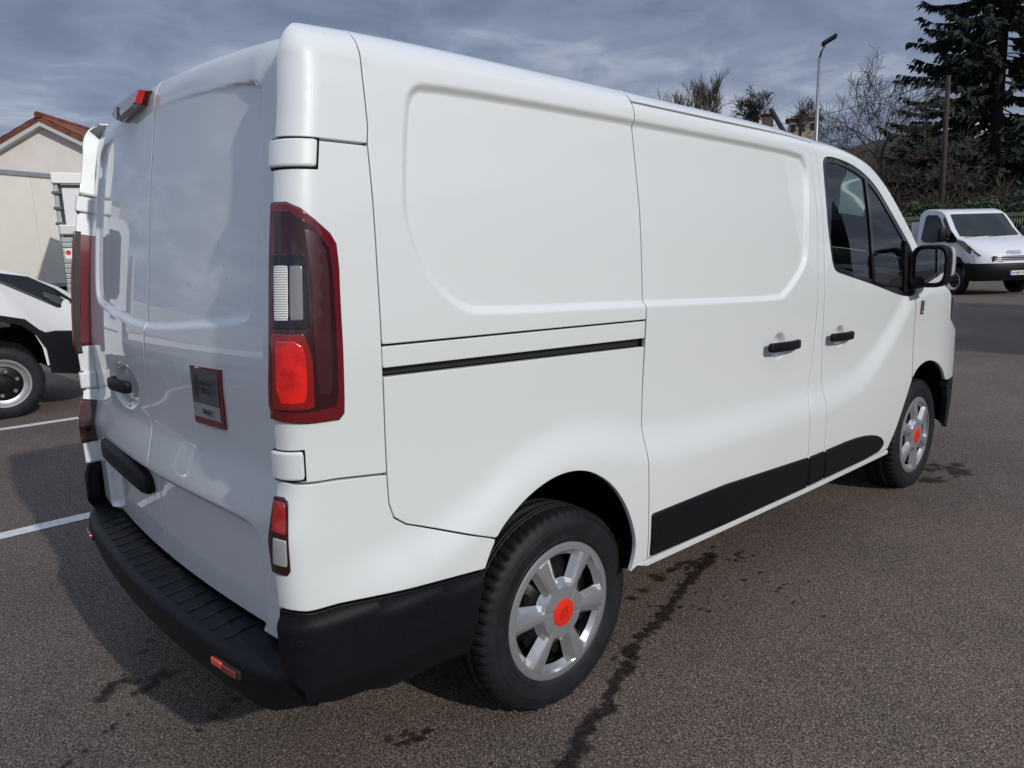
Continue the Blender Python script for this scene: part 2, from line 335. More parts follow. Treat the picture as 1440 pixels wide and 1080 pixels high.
# side pressing outline (x,z), corner points
REC=np.array([(-.575,1.60),(-.565,1.53),(-.532,1.442),(-.478,1.381),(-.41,1.333),(-.34,1.318),(.36,1.290),(1.25,1.250),(1.314,1.262),(1.48,1.373),(1.51,1.43),(1.53,1.60),(1.56,1.78),(1.53,1.835),(1.49,1.855),(.45,1.885),(-.45,1.902),(-.51,1.885),(-.535,1.83)])
def polysd(px,pz,poly):
    """signed distance, positive inside"""
    px=np.asarray(px,float); pz=np.asarray(pz,float); d=np.full(px.shape,1e9); ins=np.zeros(px.shape,bool)
    n=len(poly)
    for i in range(n):
        a=poly[i]; b=poly[(i+1)%n]; e=b-a; L=e@e
        if L<1e-14: continue
        t=np.clip(((px-a[0])*e[0]+(pz-a[1])*e[1])/L,0,1)
        d=np.minimum(d,np.hypot(px-a[0]-t*e[0],pz-a[1]-t*e[1]))
        c=((a[1]>pz)!=(b[1]>pz)); 
        with np.errstate(divide='ignore',invalid='ignore'):
            xi=(b[0]-a[0])*(pz-a[1])/((b[1]-a[1]) if b[1]!=a[1] else 1e-12)+a[0]
        ins^=c&(px<xi)
    return np.where(ins,d,-d)
def chaikin(p,n=2,closed=True):
    p=np.asarray(p,float)
    for _ in range(n):
        q=np.roll(p,-1,0) if closed else p[1:]
        r=p if closed else p[:-1]
        m=np.empty((2*len(r),2)); m[0::2]=.75*r+.25*q; m[1::2]=.25*r+.75*q
        p=m if closed else np.vstack([p[:1],m,p[-1:]])
    return p
RECS=chaikin(REC,2)
def sp(t,r): return np.where(t<-r,0,np.where(t>r,t,(t+r)**2/(4*r)))
DISH=[(1.285,1.055,.062,.062),(1.86,1.040,.058,.055)]
def Wside(x,z):
    w=WB(z)+CABD(z)*sst((x-1.3)/.5)
    amp=.030*sst((x+.95)/.35)
    w=w+amp*sst((HX(x)+.07-z)/.15)
    w=w-.016*sst((polysd(x,z,RECS)+.004)/.024)
    for (cx,cz,rx,rz) in DISH:
        q=np.hypot((x-cx)/rx,(z-cz)/rz); w=w-.024*(1-sst((q-.45)/.55))
    w=w-.2*np.maximum(0,x-3.1)**2
    return w
def P(x,v):
    x=np.asarray(x,float); v=np.asarray(v,float)
    zt=ZT(x); rr=RR(x); z1=zt-rr
    th=np.clip((v-z1)/rr,0,1.5); z=np.where(v>z1,z1+rr*np.sin(th),v); ins=rr*(1-np.cos(th))
    zc=np.minimum(z,z1); W=Wside(x,zc); xr=XR(zc); t=x-xr
    xx=xr+sp(t,RC); y=W-sp(-t,RC)
    s=x-XF; xx=xx-sp(s,RF); y=y-sp(s,RF)
    a=np.clip((t+RC)/(2*RC),0,1); h=np.hypot(a,1-a)
    xx=xx+.7*ins*(1-a)/h; y=y-ins*a/h
    return np.stack([xx,-y,z],-1)
RREC=chaikin([(-.70,1.35),(-.66,1.325),(-.45,1.305),(0.03,1.268),(.45,1.305),(.68,1.33),(.73,1.38),(.74,1.5),(.745,1.8),(.73,1.86),(.68,1.885),(.5,1.90),(0,1.903),(-.5,1.897),(-.66,1.888),(-.70,1.865),(-.71,1.80),(-.71,1.5)],2)
RLOW=chaikin([(-.70,.40),(.70,.40),(.72,.76),(.71,.80),(.64,.825),(0,.825),(-.64,.83),(-.71,.81),(-.725,.77)],2)
def PR(y,v):
    y=np.asarray(y,float); v=np.asarray(v,float)
    z1=1.885; rr=.10; th=np.clip((v-z1)/rr,0,1.5); z=np.where(v>z1,z1+rr*np.sin(th),v); ins=rr*(1-np.cos(th))
    x=XR(np.minimum(z,z1+.02))+.004+.05*(y/.87)**2+.6*ins
    x=x+.014*sst((polysd(y,np.minimum(z,z1),RREC)+.003)/.022)+.026*sst((polysd(y,z,RLOW)+.003)/.028)
    z=z+.052*(1-(y/.87)**2)*sst((v-1.5)/.4)
    return np.stack([x,y,z],-1)
TH = 1.48
def vtop(x): return ZT(x)-RR(x)+RR(x)*TH
def dens(poly, step=.012, closed=True):
    p = np.asarray(poly, float); o = []
    n = len(p) if closed else len(p)-1
    for i in range(n):
        a = p[i]; b = p[(i+1) % len(p)]; k = max(1, int(np.ceil(np.hypot(*(b-a))/step)))
        for j in range(k): o.append(a+(b-a)*j/k)
    if not closed: o.append(p[-1])
    return np.array(o)
def area(p): return .5*np.sum(p[:, 0]*np.roll(p[:, 1], -1)-np.roll(p[:, 0], -1)*p[:, 1])
def inset(p, d):
    """move a dense ccw outline inwards by d"""
    e = np.roll(p, -1, 0)-p; e /= np.maximum(np.hypot(e[:, 0], e[:, 1]), 1e-9)[:, None]
    n = np.stack([-e[:, 1], e[:, 0]], 1); m = n+np.roll(n, 1, 0); q = np.maximum((m*m).sum(1), .35)
    return p+d*2*m/q[:, None]
def nrm(fn, a, b, sgn):
    h = 1.5e-3
    n = np.cross(fn(a+h, b)-fn(a-h, b), fn(a, b+h)-fn(a, b-h))*sgn
    pc = fn(a, b); rf_ = pc-np.stack([np.clip(pc[..., 0], -.4, 3.2), 0*pc[..., 1], np.clip(pc[..., 2], .4, 1.6)], -1); n = n*np.where(((n*rf_).sum(-1, keepdims=True) < 0) & (pc[..., 2:] > 1.96) & (sgn > 0), -1., 1.)
    return n/np.maximum(np.linalg.norm(n, axis=-1, keepdims=True), 1e-12)
def contour_pts(poly, offs, step=.012):
    p = dens(poly, step); p = p if area(p) > 0 else p[::-1]
    return np.vstack([inset(p, d) for d in offs])
def dish_pts(cx_, cz_, rx, rz):
    return np.array([(cx_+q*rx*math.cos(t), cz_+q*rz*math.sin(t)) for q in (0, .2, .35, .45, .55, .65, .75, .85, .95, 1.05) for t in np.linspace(0, 2*math.pi, 30, endpoint=False)])
SIDE_FEAT = [contour_pts(RECS, [-.008, -.002, .004, .010, .016, .022, .030])]
SIDE_FEAT += [dish_pts(*d) for d in DISH]
REAR_FEAT = [contour_pts(RREC, [-.007, -.002, .004, .010, .016, .024]), contour_pts(RLOW, [-.008, -.002, .005, .012, .02, .03])]
def panel(name, poly, fn, mat, parent, grid=.03, gap=.0028, depth=.016, holes=(), feats=(), sgn=1, off=0., mirror=False, rnd=.003, mats=None):
    out_p = dens(poly); out_p = out_p if area(out_p) > 0 else out_p[::-1]
    base = inset(out_p, gap); A = inset(out_p, gap+rnd)
    hls = []
    for h in holes:
        h = dens(h); h = h if area(h) > 0 else h[::-1]; hls.append((inset(h, -gap), inset(h, -gap-rnd)))
    x0, z0 = A.min(0); x1, z1 = A.max(0)
    gx, gz = np.meshgrid(np.arange(x0, x1, grid), np.arange(z0, z1, grid)); gx = gx+(np.arange(gx.shape[0]) % 2)[:, None]*grid/2
    G = np.stack([gx.ravel(), gz.ravel()], 1)
    def keep(pts, m):
        if not len(pts): return pts
        k = polysd(pts[:, 0], pts[:, 1], A) > m
        for h in hls: k &= polysd(pts[:, 0], pts[:, 1], h[1]) < -m
        return pts[k]
    G = keep(G, grid*.4); FT = [keep(f, .004) for f in feats]; FT = [f for f in FT if len(f)]
    if FT and len(G):
        FA = np.vstack(FT); cell = set(map(tuple, np.floor(FA/.012).astype(int))); gi = np.floor(G/.012).astype(int)
        G = G[[not any((i+a, j+b) in cell for a in (-1, 0, 1) for b in (-1, 0, 1)) for i, j in gi]]
        G = np.vstack([G, FA])
    loops = [A]+[h[1] for h in hls]; P2 = np.vstack(loops+([G] if len(G) else []))
    edges = []; b0 = 0; idx = []
    for Lp in loops:
        n = len(Lp); ii = list(range(b0, b0+n)); idx.append(ii); edges += [(ii[i], ii[(i+1) % n]) for i in range(n)]; b0 += n
    vo, eo, fo, ov, oe, of = delaunay_2d_cdt([Vector((float(a), float(b))) for a, b in P2], edges, [idx[0]], 1, 1e-6)
    V2 = np.array([(v.x, v.y) for v in vo]); F = np.array([f for f in fo if len(f) == 3])
    cen = V2[F].mean(1); k = polysd(cen[:, 0], cen[:, 1], A) > -1e-6
    for h in hls: k &= polysd(cen[:, 0], cen[:, 1], h[1]) < 0
    F = F[k]
    tri = V2[F]; ar = (tri[:, 1, 0]-tri[:, 0, 0])*(tri[:, 2, 1]-tri[:, 0, 1])-(tri[:, 2, 0]-tri[:, 0, 0])*(tri[:, 1, 1]-tri[:, 0, 1])
    F[ar < 0] = F[ar < 0][:, ::-1]
    if sgn < 0: F = F[:, ::-1]
    n0 = nrm(fn, V2[:, 0], V2[:, 1], sgn); V = fn(V2[:, 0], V2[:, 1])+n0*off
    VS = [V]; NS = [n0]; FS = [tuple(f) for f in F]; nb = len(V)
    for (bp_, ap_, rev) in [(base, A, False)]+[(h[0], h[1], True) for h in hls]:
        n = len(bp_); na = nrm(fn, ap_[:, 0], ap_[:, 1], sgn); pa = fn(ap_[:, 0], ap_[:, 1])+na*off
        nb_ = nrm(fn, bp_[:, 0], bp_[:, 1], sgn); pb0 = fn(bp_[:, 0], bp_[:, 1])+nb_*off
        lat = pb0-pa; lat /= np.maximum(np.linalg.norm(lat, axis=1, keepdims=True), 1e-9)
        dp_ = np.where(bp_[:, 1] > 1.985, min(depth, .006), depth)[:, None] if sgn > 0 else depth
        rings = [(pa, na), (pa+lat*rnd*.7-na*rnd*.3, (na*.75+lat*.6)), (pa+lat*rnd-nb_*rnd, lat), (pa+lat*rnd-nb_*dp_, lat)]
        for p_, q_ in rings: VS.append(p_); NS.append(q_/np.maximum(np.linalg.norm(q_, axis=1, keepdims=True), 1e-9))
        flip = (sgn < 0) != rev
        for r in range(3):
            for i in range(n):
                i2 = (i+1) % n; a, b, c_, d = nb+r*n+i, nb+r*n+i2, nb+(r+1)*n+i2, nb+(r+1)*n+i
                FS.append((a, d, c_, b) if not flip else (a, b, c_, d))
        nb += 4*n
    V = np.vstack(VS); NN = np.vstack(NS)
    if mirror:
        V = V*np.array([1, -1, 1]); NN = NN*np.array([1, -1, 1]); FS = [f[::-1] for f in FS]
    return mesh_obj(name, V, FS, mat, parent, normals=NN)
def both(name, *a, **k):
    r = panel(name, *a, **k)
    k2 = dict(k); a2 = list(a)
    l = panel(name, *a2, mirror=True, **k2)
    return r, l

# ---------------------------------------------------------------- panel outlines
A_ = [(-.641, 1.942), (-.645, 1.781), (-.652, 1.737), (-.656, 1.60), (-.661, 1.464), (-.666, 1.27), (-.665, 1.16), (-.664, .944), (-.663, .868), (-.651, .828), (-.615, .800), (-.340, .689)]
SLR = [(.362, 1.945), (.366, 1.912), (.365, 1.87), (.368, 1.60), (.364, 1.304), (.366, 1.286), (.364, 1.155), (.360, .95), (.359, .78), (.363, .567), (.362, .405)]
SLF = [(1.594, 1.92), (1.597, 1.796), (1.612, 1.645), (1.613, 1.49), (1.603, 1.287), (1.61, 1.14), (1.601, .93), (1.572, .83), (1.541, .725), (1.543, .528), (1.543, .38)]
CBR = [(1.657, 1.907), (1.669, 1.78), (1.674, 1.627), (1.672, 1.44), (1.674, 1.206), (1.686, 1.05), (1.70, .9), (1.708, .76), (1.705, .686), (1.703, .49), (1.705, .375)]
def smooth_open(p, n=2): return [tuple(q) for q in chaikin(p, n, closed=False)]
ARCH = smooth_open([(-.43, .37), (-.42, .50), (-.388, .607), (-.339, .69), (-.289, .734), (-.203, .783), (-.104, .812), (-.01, .812), (.075, .787), (.165, .726), (.23, .647), (.273, .562), (.294, .489), (.287, .423), (.27, .385)])
FARCH = smooth_open([(2.483, .363), (2.567, .455), (2.68, .613), (2.749, .716), (2.823, .766), (2.932, .788), (3.034, .783), (3.14, .755), (3.25, .70), (3.34, .62), (3.41, .50), (3.44, .36)])
def vline(x0, x1, n=24, d=0.): return [(float(x), float(vtop(x)-d)) for x in np.linspace(x0, x1, n)]
def cor(t, z): return (float(XR(z))+t, z)
TI = -.062
van = empty('delivery_van', label='large white panel van parked in the foreground, rear doors and sliding-door side in view', cat='van')
A_top = vline(-.641, -.641, 1)
archL = [p for p in ARCH if p[0] <= -.335 and p[1] <= .695]; archU = [p for p in ARCH if not (p[0] <= -.335 and p[1] <= .695)]
q_up = [(-.666, 1.270)]+[(.3635, 1.244)]+[p for p in SLR[::-1] if p[1] > 1.25]+vline(.362, -.641, 30)+[p for p in A_ if p[1] > 1.28]
both('quarter_panel', q_up, P, M_WHITE, van, gap=.0013, feats=SIDE_FEAT)
both('rail_cover', [(-.666, 1.212), (.3635, 1.181), (.3635, 1.241), (-.666, 1.267)], P, M_WHITE, van, gap=.0013, off=-.001)
lowq = [(-.665, 1.192), (-.664, .944), (-.663, .868), (-.651, .828), (-.615, .80), (-.342, .690)]+archU+[(.362, .405)]+[p for p in SLR[::-1] if .41 < p[1] < 1.15]+[(.362, 1.155)]
both('lower_quarter_panel', lowq, P, M_WHITE, van, gap=.0013, feats=SIDE_FEAT[:0])
both('sliding_rail', [(-.66, 1.188), (.358, 1.152), (.358, 1.186), (-.66, 1.216)], P, M_SEAL, van, off=-.022, depth=.004)
cap = [cor(TI, z) for z in np.linspace(1.745, 1.93, 8)]+[(float(XR(1.93)+TI*(1-s)+s*.29), float(vtop(-.7))) for s in (0,)]
capt = [cor(TI, 1.744), (-.652, 1.738), (-.645, 1.781), (-.641, 1.942), (-.641, float(vtop(-.641)))]+[(float(x), float(vtop(x))) for x in np.linspace(-.66, -.825, 10)]+[(-.848, 2.035), (-.866, 2.005), (-.876, 1.975)]+[cor(TI, z) for z in (1.94, 1.90, 1.85, 1.80)]
def cvx(p): return p
both('corner_cap', capt, P, M_WHITE, van, gap=.0013, depth=.065, grid=.02)
mid = [cor(TI, .985), cor(0, .975), (-.80, .965), (-.664, .947)]+[p for p in A_[::-1] if .95 < p[1] < 1.737]+[(-.652, 1.735), cor(TI, 1.741)]+[cor(TI, z) for z in np.linspace(1.70, 1.03, 14)]
both('rear_pillar_panel', mid, P, M_WHITE, van, gap=.0013, depth=.08, grid=.02)
lowc = [cor(TI, .672), cor(0, .668), (-.905, .662), (-.826, .659), (-.383, .611)]+[p for p in ARCH if .612 < p[1] < .688 and p[0] < -.3]+[(-.342, .688), (-.615, .799), (-.651, .827), (-.663, .867), (-.664, .944), (-.80, .962), cor(0, .972), cor(TI, .982)]+[cor(TI, z) for z in (.9, .83, .75)]
both('rear_corner_panel', lowc, P, M_WHITE, van, gap=.0013, depth=.08, grid=.02)
# black side bumper, with the bevelled upper band
def Pb(x, v):
    p = P(x, v); k = .012*sst((.655-.1*np.maximum(0, np.asarray(x)+.9)-np.asarray(v))/.028)-.035*sst((.47-np.asarray(v))/.14)
    n = nrm(P, np.asarray(x, float), np.asarray(v, float), 1); return p+n*k[..., None]
bs = [(-.928, .432), (-.84, .40), (-.69, .393), (-.535, .376), (-.43, .365), (-.42, .50), (-.386, .608), (-.826, .6575), (-.905, .6605), cor(0, .6665), cor(TI, .670)]+[cor(TI, z) for z in (.6, .52)]+[(-.965, .488), (-.935, .462)]
both('side_bumper', bs, Pb, M_BLACKPL, van, depth=.05, grid=.02)
# doors
sd = SLF[::-1]+[(.868, 1.931), (.363, 1.943)]+SLR[1:]
sd_poly = [(.362, .405), (.86, .388), (1.543, .375)]+SLF[::-1][1:]+[(1.2, 1.926), (.868, 1.931)]+SLR[:-1]
sdoor, sdoor_l = both('sliding_door', sd_poly, P, M_WHITE, van, feats=SIDE_FEAT)
both('roof_side_rail', [(.366, 1.948), (.868, 1.936), (1.2, 1.931), (1.594, 1.925), (1.652, 1.921), (1.652, float(vtop(1.652)))]+vline(1.64, .366, 30), P, M_WHITE, van)
pil = SLF[::-1]+[(1.655, 1.916)]+CBR
both('pillar_panel', [(1.546, .378)]+SLF[::-1][1:]+[(1.655, 1.916)]+CBR[:-1]+[(1.703, .378)], P, M_WHITE, van, gap=.0013)
WIN = chaikin([(1.722, 1.771), (1.727, 1.83), (1.757, 1.853), (1.831, 1.858), (1.991, 1.842), (2.160, 1.802), (2.312, 1.728), (2.445, 1.621), (2.601, 1.508), (2.745, 1.40), (2.742, 1.229), (2.72, 1.182), (2.60, 1.182), (2.227, 1.263), (1.848, 1.335), (1.775, 1.352), (1.748, 1.42), (1.719, 1.565)], 2)[::-1]
cabtop = [(float(x), float(vtop(x))-.02) for x in np.linspace(2.86, 1.66, 40)]
cab_poly = [(1.705, .375), (2.483, .363)]+[p for p in FARCH if p[0] < 2.745 and p[1] < .71]+[(2.748, .722), (2.731, .948), (2.712, 1.16), (2.76, 1.20), (2.86, 1.25)]+cabtop+CBR[:-1]
cdoor, cdoor_l = both('cab_door', cab_poly, P, M_WHITE, van, holes=[WIN], feats=SIDE_FEAT, grid=.025)
for side_i, dr in enumerate((cdoor, cdoor_l)):
    mir = side_i == 1
    inner = inset(dens(WIN if area(WIN) > 0 else WIN[::-1]), .022)
    panel('window_frame', WIN, P, M_GLOSSBLK, dr, holes=[inner], gap=.0005, rnd=.002, off=-.004, mirror=mir, grid=.02)
    panel('window_glass', inset(inner, -.004), P, M_GLASS, dr, gap=0, rnd=.001, depth=.003, off=-.009, mirror=mir, grid=.04)
    dv = np.array([(2.160, 1.79), (2.205, 1.26), (2.232, 1.26), (2.19, 1.79)])
    panel('window_bar', dv, P, M_GLOSSBLK, dr, gap=0, rnd=.002, off=-.002, mirror=mir, grid=.02)
    panel('mirror_base', [(2.60, 1.20), (2.70, 1.195), (2.725, 1.23), (2.728, 1.39), (2.62, 1.475), (2.60, 1.35)], P, M_BLACKPL, dr, gap=0, rnd=.003, off=.004, mirror=mir, grid=.03)
# protective trim strips on doors
TRT = [(.376, .568), (.843, .563), (1.534, .523)]
TR1 = [(.372, .410), (.861, .393), (1.538, .379), (1.538, .523), (.843, .562), (.376, .567)]
TR2 = [(1.549, .381), (1.698, .380), (1.698, .520), (1.549, .522)]
TR3 = smooth_open([(1.711, .379), (2.322, .371), (2.40, .40), (2.40, .43), (2.34, .468), (2.203, .50), (2.008, .518), (1.709, .520)], 1)
for nm, pp, dr in (('trim_strip', TR1, (sdoor, sdoor_l)), ('trim_strip', TR2, (van, van)), ('trim_strip', TR3, (cdoor, cdoor_l))):
    def Pt(x, v): return P(x, v)
    panel(nm, pp, P, M_BLACKPL, dr[0], off=.010, rnd=.009, gap=.0, grid=.03)
    panel(nm, pp, P, M_BLACKPL, dr[1], off=.010, rnd=.009, gap=.0, grid=.03, mirror=True)
both('sill', [(.30, .395), (.362, .374), (1.6, .345), (2.49, .333), (2.49, .362), (1.6, .372), (.362, .402), (.305, .404)], P, M_WHITE, van, off=.002, depth=.05)
# front wing
fp = [p for p in FARCH if p[0] > 2.752 and p[1] > .60][0:]
wing = [(2.752, .724)]+[p for p in FARCH if p[0] > 2.755 and p[1] > .625]+[(3.40, .615), (3.75, .60), (3.9, .62), (3.86, .80), (3.62, .88), (3.34, 1.0), (3.30, 1.13)]+[(float(x), float(vtop(x))) for x in np.linspace(3.28, 2.90, 14)]+[(2.86, 1.255), (2.762, 1.205), (2.716, 1.165), (2.735, .948)]
wing_r, wing_l = both('front_wing', wing, P, M_WHITE, van, grid=.025)
both('headlamp', [(3.35, 1.0), (3.63, .89), (3.95, .83), (4.15, .80), (4.10, .90), (3.7, 1.0), (3.45, 1.10), (3.32, 1.14)], P, principled('headlamp_lens', (.10, .105, .115), .08, .2, 1., .01), van, off=.004)
fb = [p for p in FARCH if p[1] < .60 and p[0] > 3.3]
both('front_bumper', fb[::-1]+[(3.40, .608), (3.9, .60), (4.95, .62), (4.95, .30), (3.6, .27), (3.44, .33)], P, M_BLACKPL, van, depth=.03, off=.004)
both('front_grille', [(3.92, .625), (4.95, .63), (4.95, .84), (4.2, .78), (3.9, .80)], P, M_GLOSSBLK, van)

# roof, windscreen, bonnet : sheets spanning between the two flanks
def spanning(name, x0, x1, mat, crown_fn, nx=60, ny=24, lift=0.):
    xs = np.linspace(x0, x1, nx); E_ = P(xs, vtop(xs)); V = []
    for i in range(nx):
        ye = -E_[i, 1]
        for j in range(ny+1):
            s = -1+2*j/ny; V.append((E_[i, 0], s*ye, E_[i, 2]+crown_fn(xs[i])*(1-s*s)+lift))
    F = [(i*(ny+1)+j, (i+1)*(ny+1)+j, (i+1)*(ny+1)+j+1, i*(ny+1)+j+1) for i in range(nx-1) for j in range(ny)]
    return mesh_obj(name, V, F, mat, van, smooth=True)
crn = lambda x: float(np.interp(x, [-.9, -.7, 2.0, 2.3, 2.9, 3.3, 3.8, 4.0], [.03, .036, .04, .07, .12, .10, .06, .04]))
spanning('roof', -.60, 2.24, M_WHITE, crn, 80)
spanning('windscreen', 2.243, 2.96, M_GLASS, crn, 40)
spanning('bonnet', 2.963, 3.80, M_WHITE, crn, 40)
spanning('bonnet_nose', 3.80, 4.35, M_WHITE, crn, 30)
# rear roof edge closing down to the doors
# dark inner frame that shows in every gap
fr_poly = [(-.70, .36), (-.43, .365)]+[(p[0], p[1]) for p in ARCH]+[(.30, .36), (1.6, .34), (2.47, .33)]+[p for p in FARCH]+[(3.6, .30), (4.6, .30), (4.6, .75), (3.9, .85), (3.3, 1.05)]+[(float(x), float(vtop(x))-.03) for x in np.linspace(3.25, -.74, 80)]+[cor(-.02, 1.85), cor(-.03, 1.6), cor(-.03, 1.3), cor(-.03, 1.0), cor(-.03, .7), cor(-.03, .45)]
both('body_frame', fr_poly, P, M_DARK, van, holes=[WIN], off=-.028, gap=.006, grid=.06, depth=.006)

# ---------------------------------------------------------------- tail lamps, hinges
LAMP = [(-.937, 1.602), (-.886, 1.601), (-.847, 1.588), (-.811, 1.562), (-.779, 1.534), (-.766, 1.51), (-.765, 1.456), (-.770, 1.376), (-.773, 1.269), (-.775, 1.157), (-.777, 1.122), (-.790, 1.109), (-.869, 1.113), (-.932, 1.120), cor(TI-.004, 1.126), cor(TI-.004, 1.25), cor(TI-.004, 1.4), cor(TI-.004, 1.5)]
L_DARK = [(-.925, 1.585), (-.872, 1.582), (-.823, 1.550), (-.787, 1.505), (-.783, 1.457), (-.789, 1.293), (-.792, 1.160), (-.800, 1.142), (-.88, 1.140), (-.965, 1.147), (-.955, 1.3), (-.935, 1.45)]
L_SMOKE = [(-.845, 1.545), (-.815, 1.535), (-.797, 1.495), (-.795, 1.44), (-.802, 1.293), (-.806, 1.20), (-.812, 1.175), (-.842, 1.175), (-.846, 1.30), (-.838, 1.42)]
L_IBOX = [(-.938, 1.490), (-.847, 1.489), (-.852, 1.338), (-.862, 1.326), (-.952, 1.329)]
L_IND = [(-.935, 1.466), (-.856, 1.465), (-.866, 1.345), (-.946, 1.345)]
L_RED = [(-.948, 1.303), (-.876, 1.302), (-.866, 1.256), (-.870, 1.165), (-.892, 1.159), (-.955, 1.163)]
L_LOW = [cor(TI-.006, .941), (-.958, .942), (-.942, .931), (-.947, .768), (-.957, .757)]+[cor(TI-.006, z) for z in (.760, .785, .81, .83, .85, .875, .90, .92)]
M_IND = principled('indicator_lens', (.72, .71, .69), .22, .1, 1., .02)
t_, b_ = nodes(M_IND); wv = t_.nodes.new('ShaderNodeTexWave'); wv.bands_direction = 'Z'; wv.inputs['Scale'].default_value = 60
tcn = t_.nodes.new('ShaderNodeTexCoord'); t_.links.new(tcn.outputs['Object'], wv.inputs['Vector']); bpn = t_.nodes.new('ShaderNodeBump'); bpn.inputs['Strength'].default_value = .5; bpn.inputs['Distance'].default_value = .004
t_.links.new(wv.outputs['Fac'], bpn.inputs['Height']); t_.links.new(bpn.outputs[0], b_.inputs['Normal'])
for mir in (False, True):
    lp = panel('tail_lamp', smooth_open(LAMP+LAMP[:1], 1)[:-1], P, M_REDRIM, van, off=.008, rnd=.004, gap=0, depth=.09, mirror=mir, grid=.02)
    panel('lamp_gasket', inset(dens(LAMP)[::-1] if area(dens(LAMP)) < 0 else dens(LAMP), -.002), P, M_SEAL, lp, off=.002, rnd=.001, gap=0, depth=.02, mirror=mir, grid=.03)
    panel('smoked_lens', L_DARK, P, M_REDIN, lp, off=.0095, rnd=.002, gap=0, depth=.01, mirror=mir, grid=.02)
    panel('side_reflector', L_SMOKE, P, principled('brown_red_lens', (.05, .008, .010), .3, 0, 1., .02), lp, off=.0105, rnd=.003, gap=0, depth=.01, mirror=mir, grid=.02)
    panel('indicator_surround', L_IBOX, P, M_GLOSSBLK, lp, off=.0105, rnd=.002, gap=0, depth=.01, mirror=mir, grid=.02)
    ind = [L_IND[0], (-.893, 1.4655), (-.905, 1.345), L_IND[3]]
    panel('indicator_lens', ind, P, M_IND, lp, off=.0125, rnd=.004, gap=0, depth=.01, mirror=mir, grid=.02)
    panel('indicator_lens', [(-.889, 1.466), L_IND[1], L_IND[2], (-.901, 1.345)], P, principled('ribbed_grey_lens', (.27, .26, .26), .2, .4, 1.), lp, off=.0115, rnd=.004, gap=0, depth=.01, mirror=mir, grid=.02)
    panel('brake_surround', [(-.960, 1.318), (-.868, 1.316), (-.852, 1.262), (-.853, 1.150), (-.87, 1.146), (-.966, 1.150)], P, principled('red_halo_lens', (.24, .006, .007), .12, 0, 1., .01), lp, off=.0108, rnd=.003, gap=0, depth=.01, mirror=mir, grid=.02)
    panel('brake_lens', smooth_open(L_RED+L_RED[:1], 1)[:-1], P, M_REDLIT, lp, off=.0125, rnd=.005, gap=0, depth=.01, mirror=mir, grid=.02)
    lo = panel('fog_lamp', L_LOW, P, principled('dark_fog_frame', (.03, .004, .005), .2, 0, .8), van, off=.004, rnd=.003, gap=0, depth=.07, mirror=mir, grid=.02)
    panel('fog_lens', [(-.992, .932), (-.950, .930), (-.950, .857), (-1.0, .863)], P, principled('deep_red_lens', (.38, .012, .012), .12, 0, 1.), lo, off=.0065, rnd=.002, gap=0, depth=.01, mirror=mir, grid=.02)
    panel('reversing_lens', [(-.994, .850), (-.950, .845), (-.954, .780), (-1.004, .784)], P, M_CLEAR, lo, off=.0065, rnd=.003, gap=0, depth=.01, mirror=mir, grid=.02)
    for (z0, z1, t1) in ((1.676, 1.740, .072), (.980, 1.050, .035)):
        hp = [cor(-.075, z0), cor(-.02, z0), cor(t1, z0), cor(t1, z1), cor(-.02, z1), cor(-.075, z1)]
        panel('door_hinge', hp, P, M_WHITE, van, off=.009, rnd=.007, gap=.001, depth=.06, mirror=mir, grid=.02)
        panel('hinge_gap', [cor(-.07, z0-.003), cor(t1+.005, z0-.003), cor(t1+.005, z1+.002), cor(-.07, z1+.002)], P, M_DARK, van, off=.0015, rnd=.001, gap=0, depth=.01, mirror=mir, grid=.02)
panel('parking_sensor', [(-.935+.012*math.cos(t), .589+.012*math.sin(t)) for t in np.linspace(0, 6.2, 18, endpoint=False)], Pb, M_BLACKPL, van, off=.002, rnd=.002, gap=0, depth=.006, grid=.01)

# ---------------------------------------------------------------- rear doors
YS = .026
def rdoor(y0, y1, name, feats):
    zt0, zb = 2.035, .520
    top = [(float(y), float(zt0)) for y in np.linspace(y1, y0, 24)]
    poly = [(y0, zb), (y1, zb)]+top
    return panel(name, poly, PR, M_WHITE, van, grid=.03, feats=feats, sgn=-1, gap=.004, depth=.03)
DH = (.36, 1.075)
_PR0 = PR
def PR(y, v):
    p = _PR0(y, v); y = np.asarray(y, float); v = np.asarray(v, float)
    q = np.hypot((y-.33)/.20, (v-1.06)/.085); p = p.copy(); p[..., 0] += .030*(1-sst((q-.55)/.45)); return p
dpts = np.array([(.33+q*.20*math.cos(t), 1.06+q*.085*math.sin(t)) for q in (0, .25, .45, .55, .63, .71, .79, .87, .95, 1.02) for t in np.linspace(0, 2*math.pi, 36, endpoint=False)])
rd_r = rdoor(-.874, YS, 'rear_door', REAR_FEAT)
rd_l = rdoor(YS, .874, 'rear_door', REAR_FEAT+[dpts])
# backing behind the rear doors
xs_ = np.linspace(-.86, .86, 24); zs_ = np.linspace(.5, 1.92, 30); yy_, zz_ = np.meshgrid(xs_, zs_)
bk = PR(yy_, zz_).reshape(-1, 3)+np.array([.03, 0, 0])
mesh_obj('rear_frame', bk, [(i*24+j, i*24+j+1, (i+1)*24+j+1, (i+1)*24+j) for i in range(29) for j in range(23)], M_DARK, van, smooth=True)
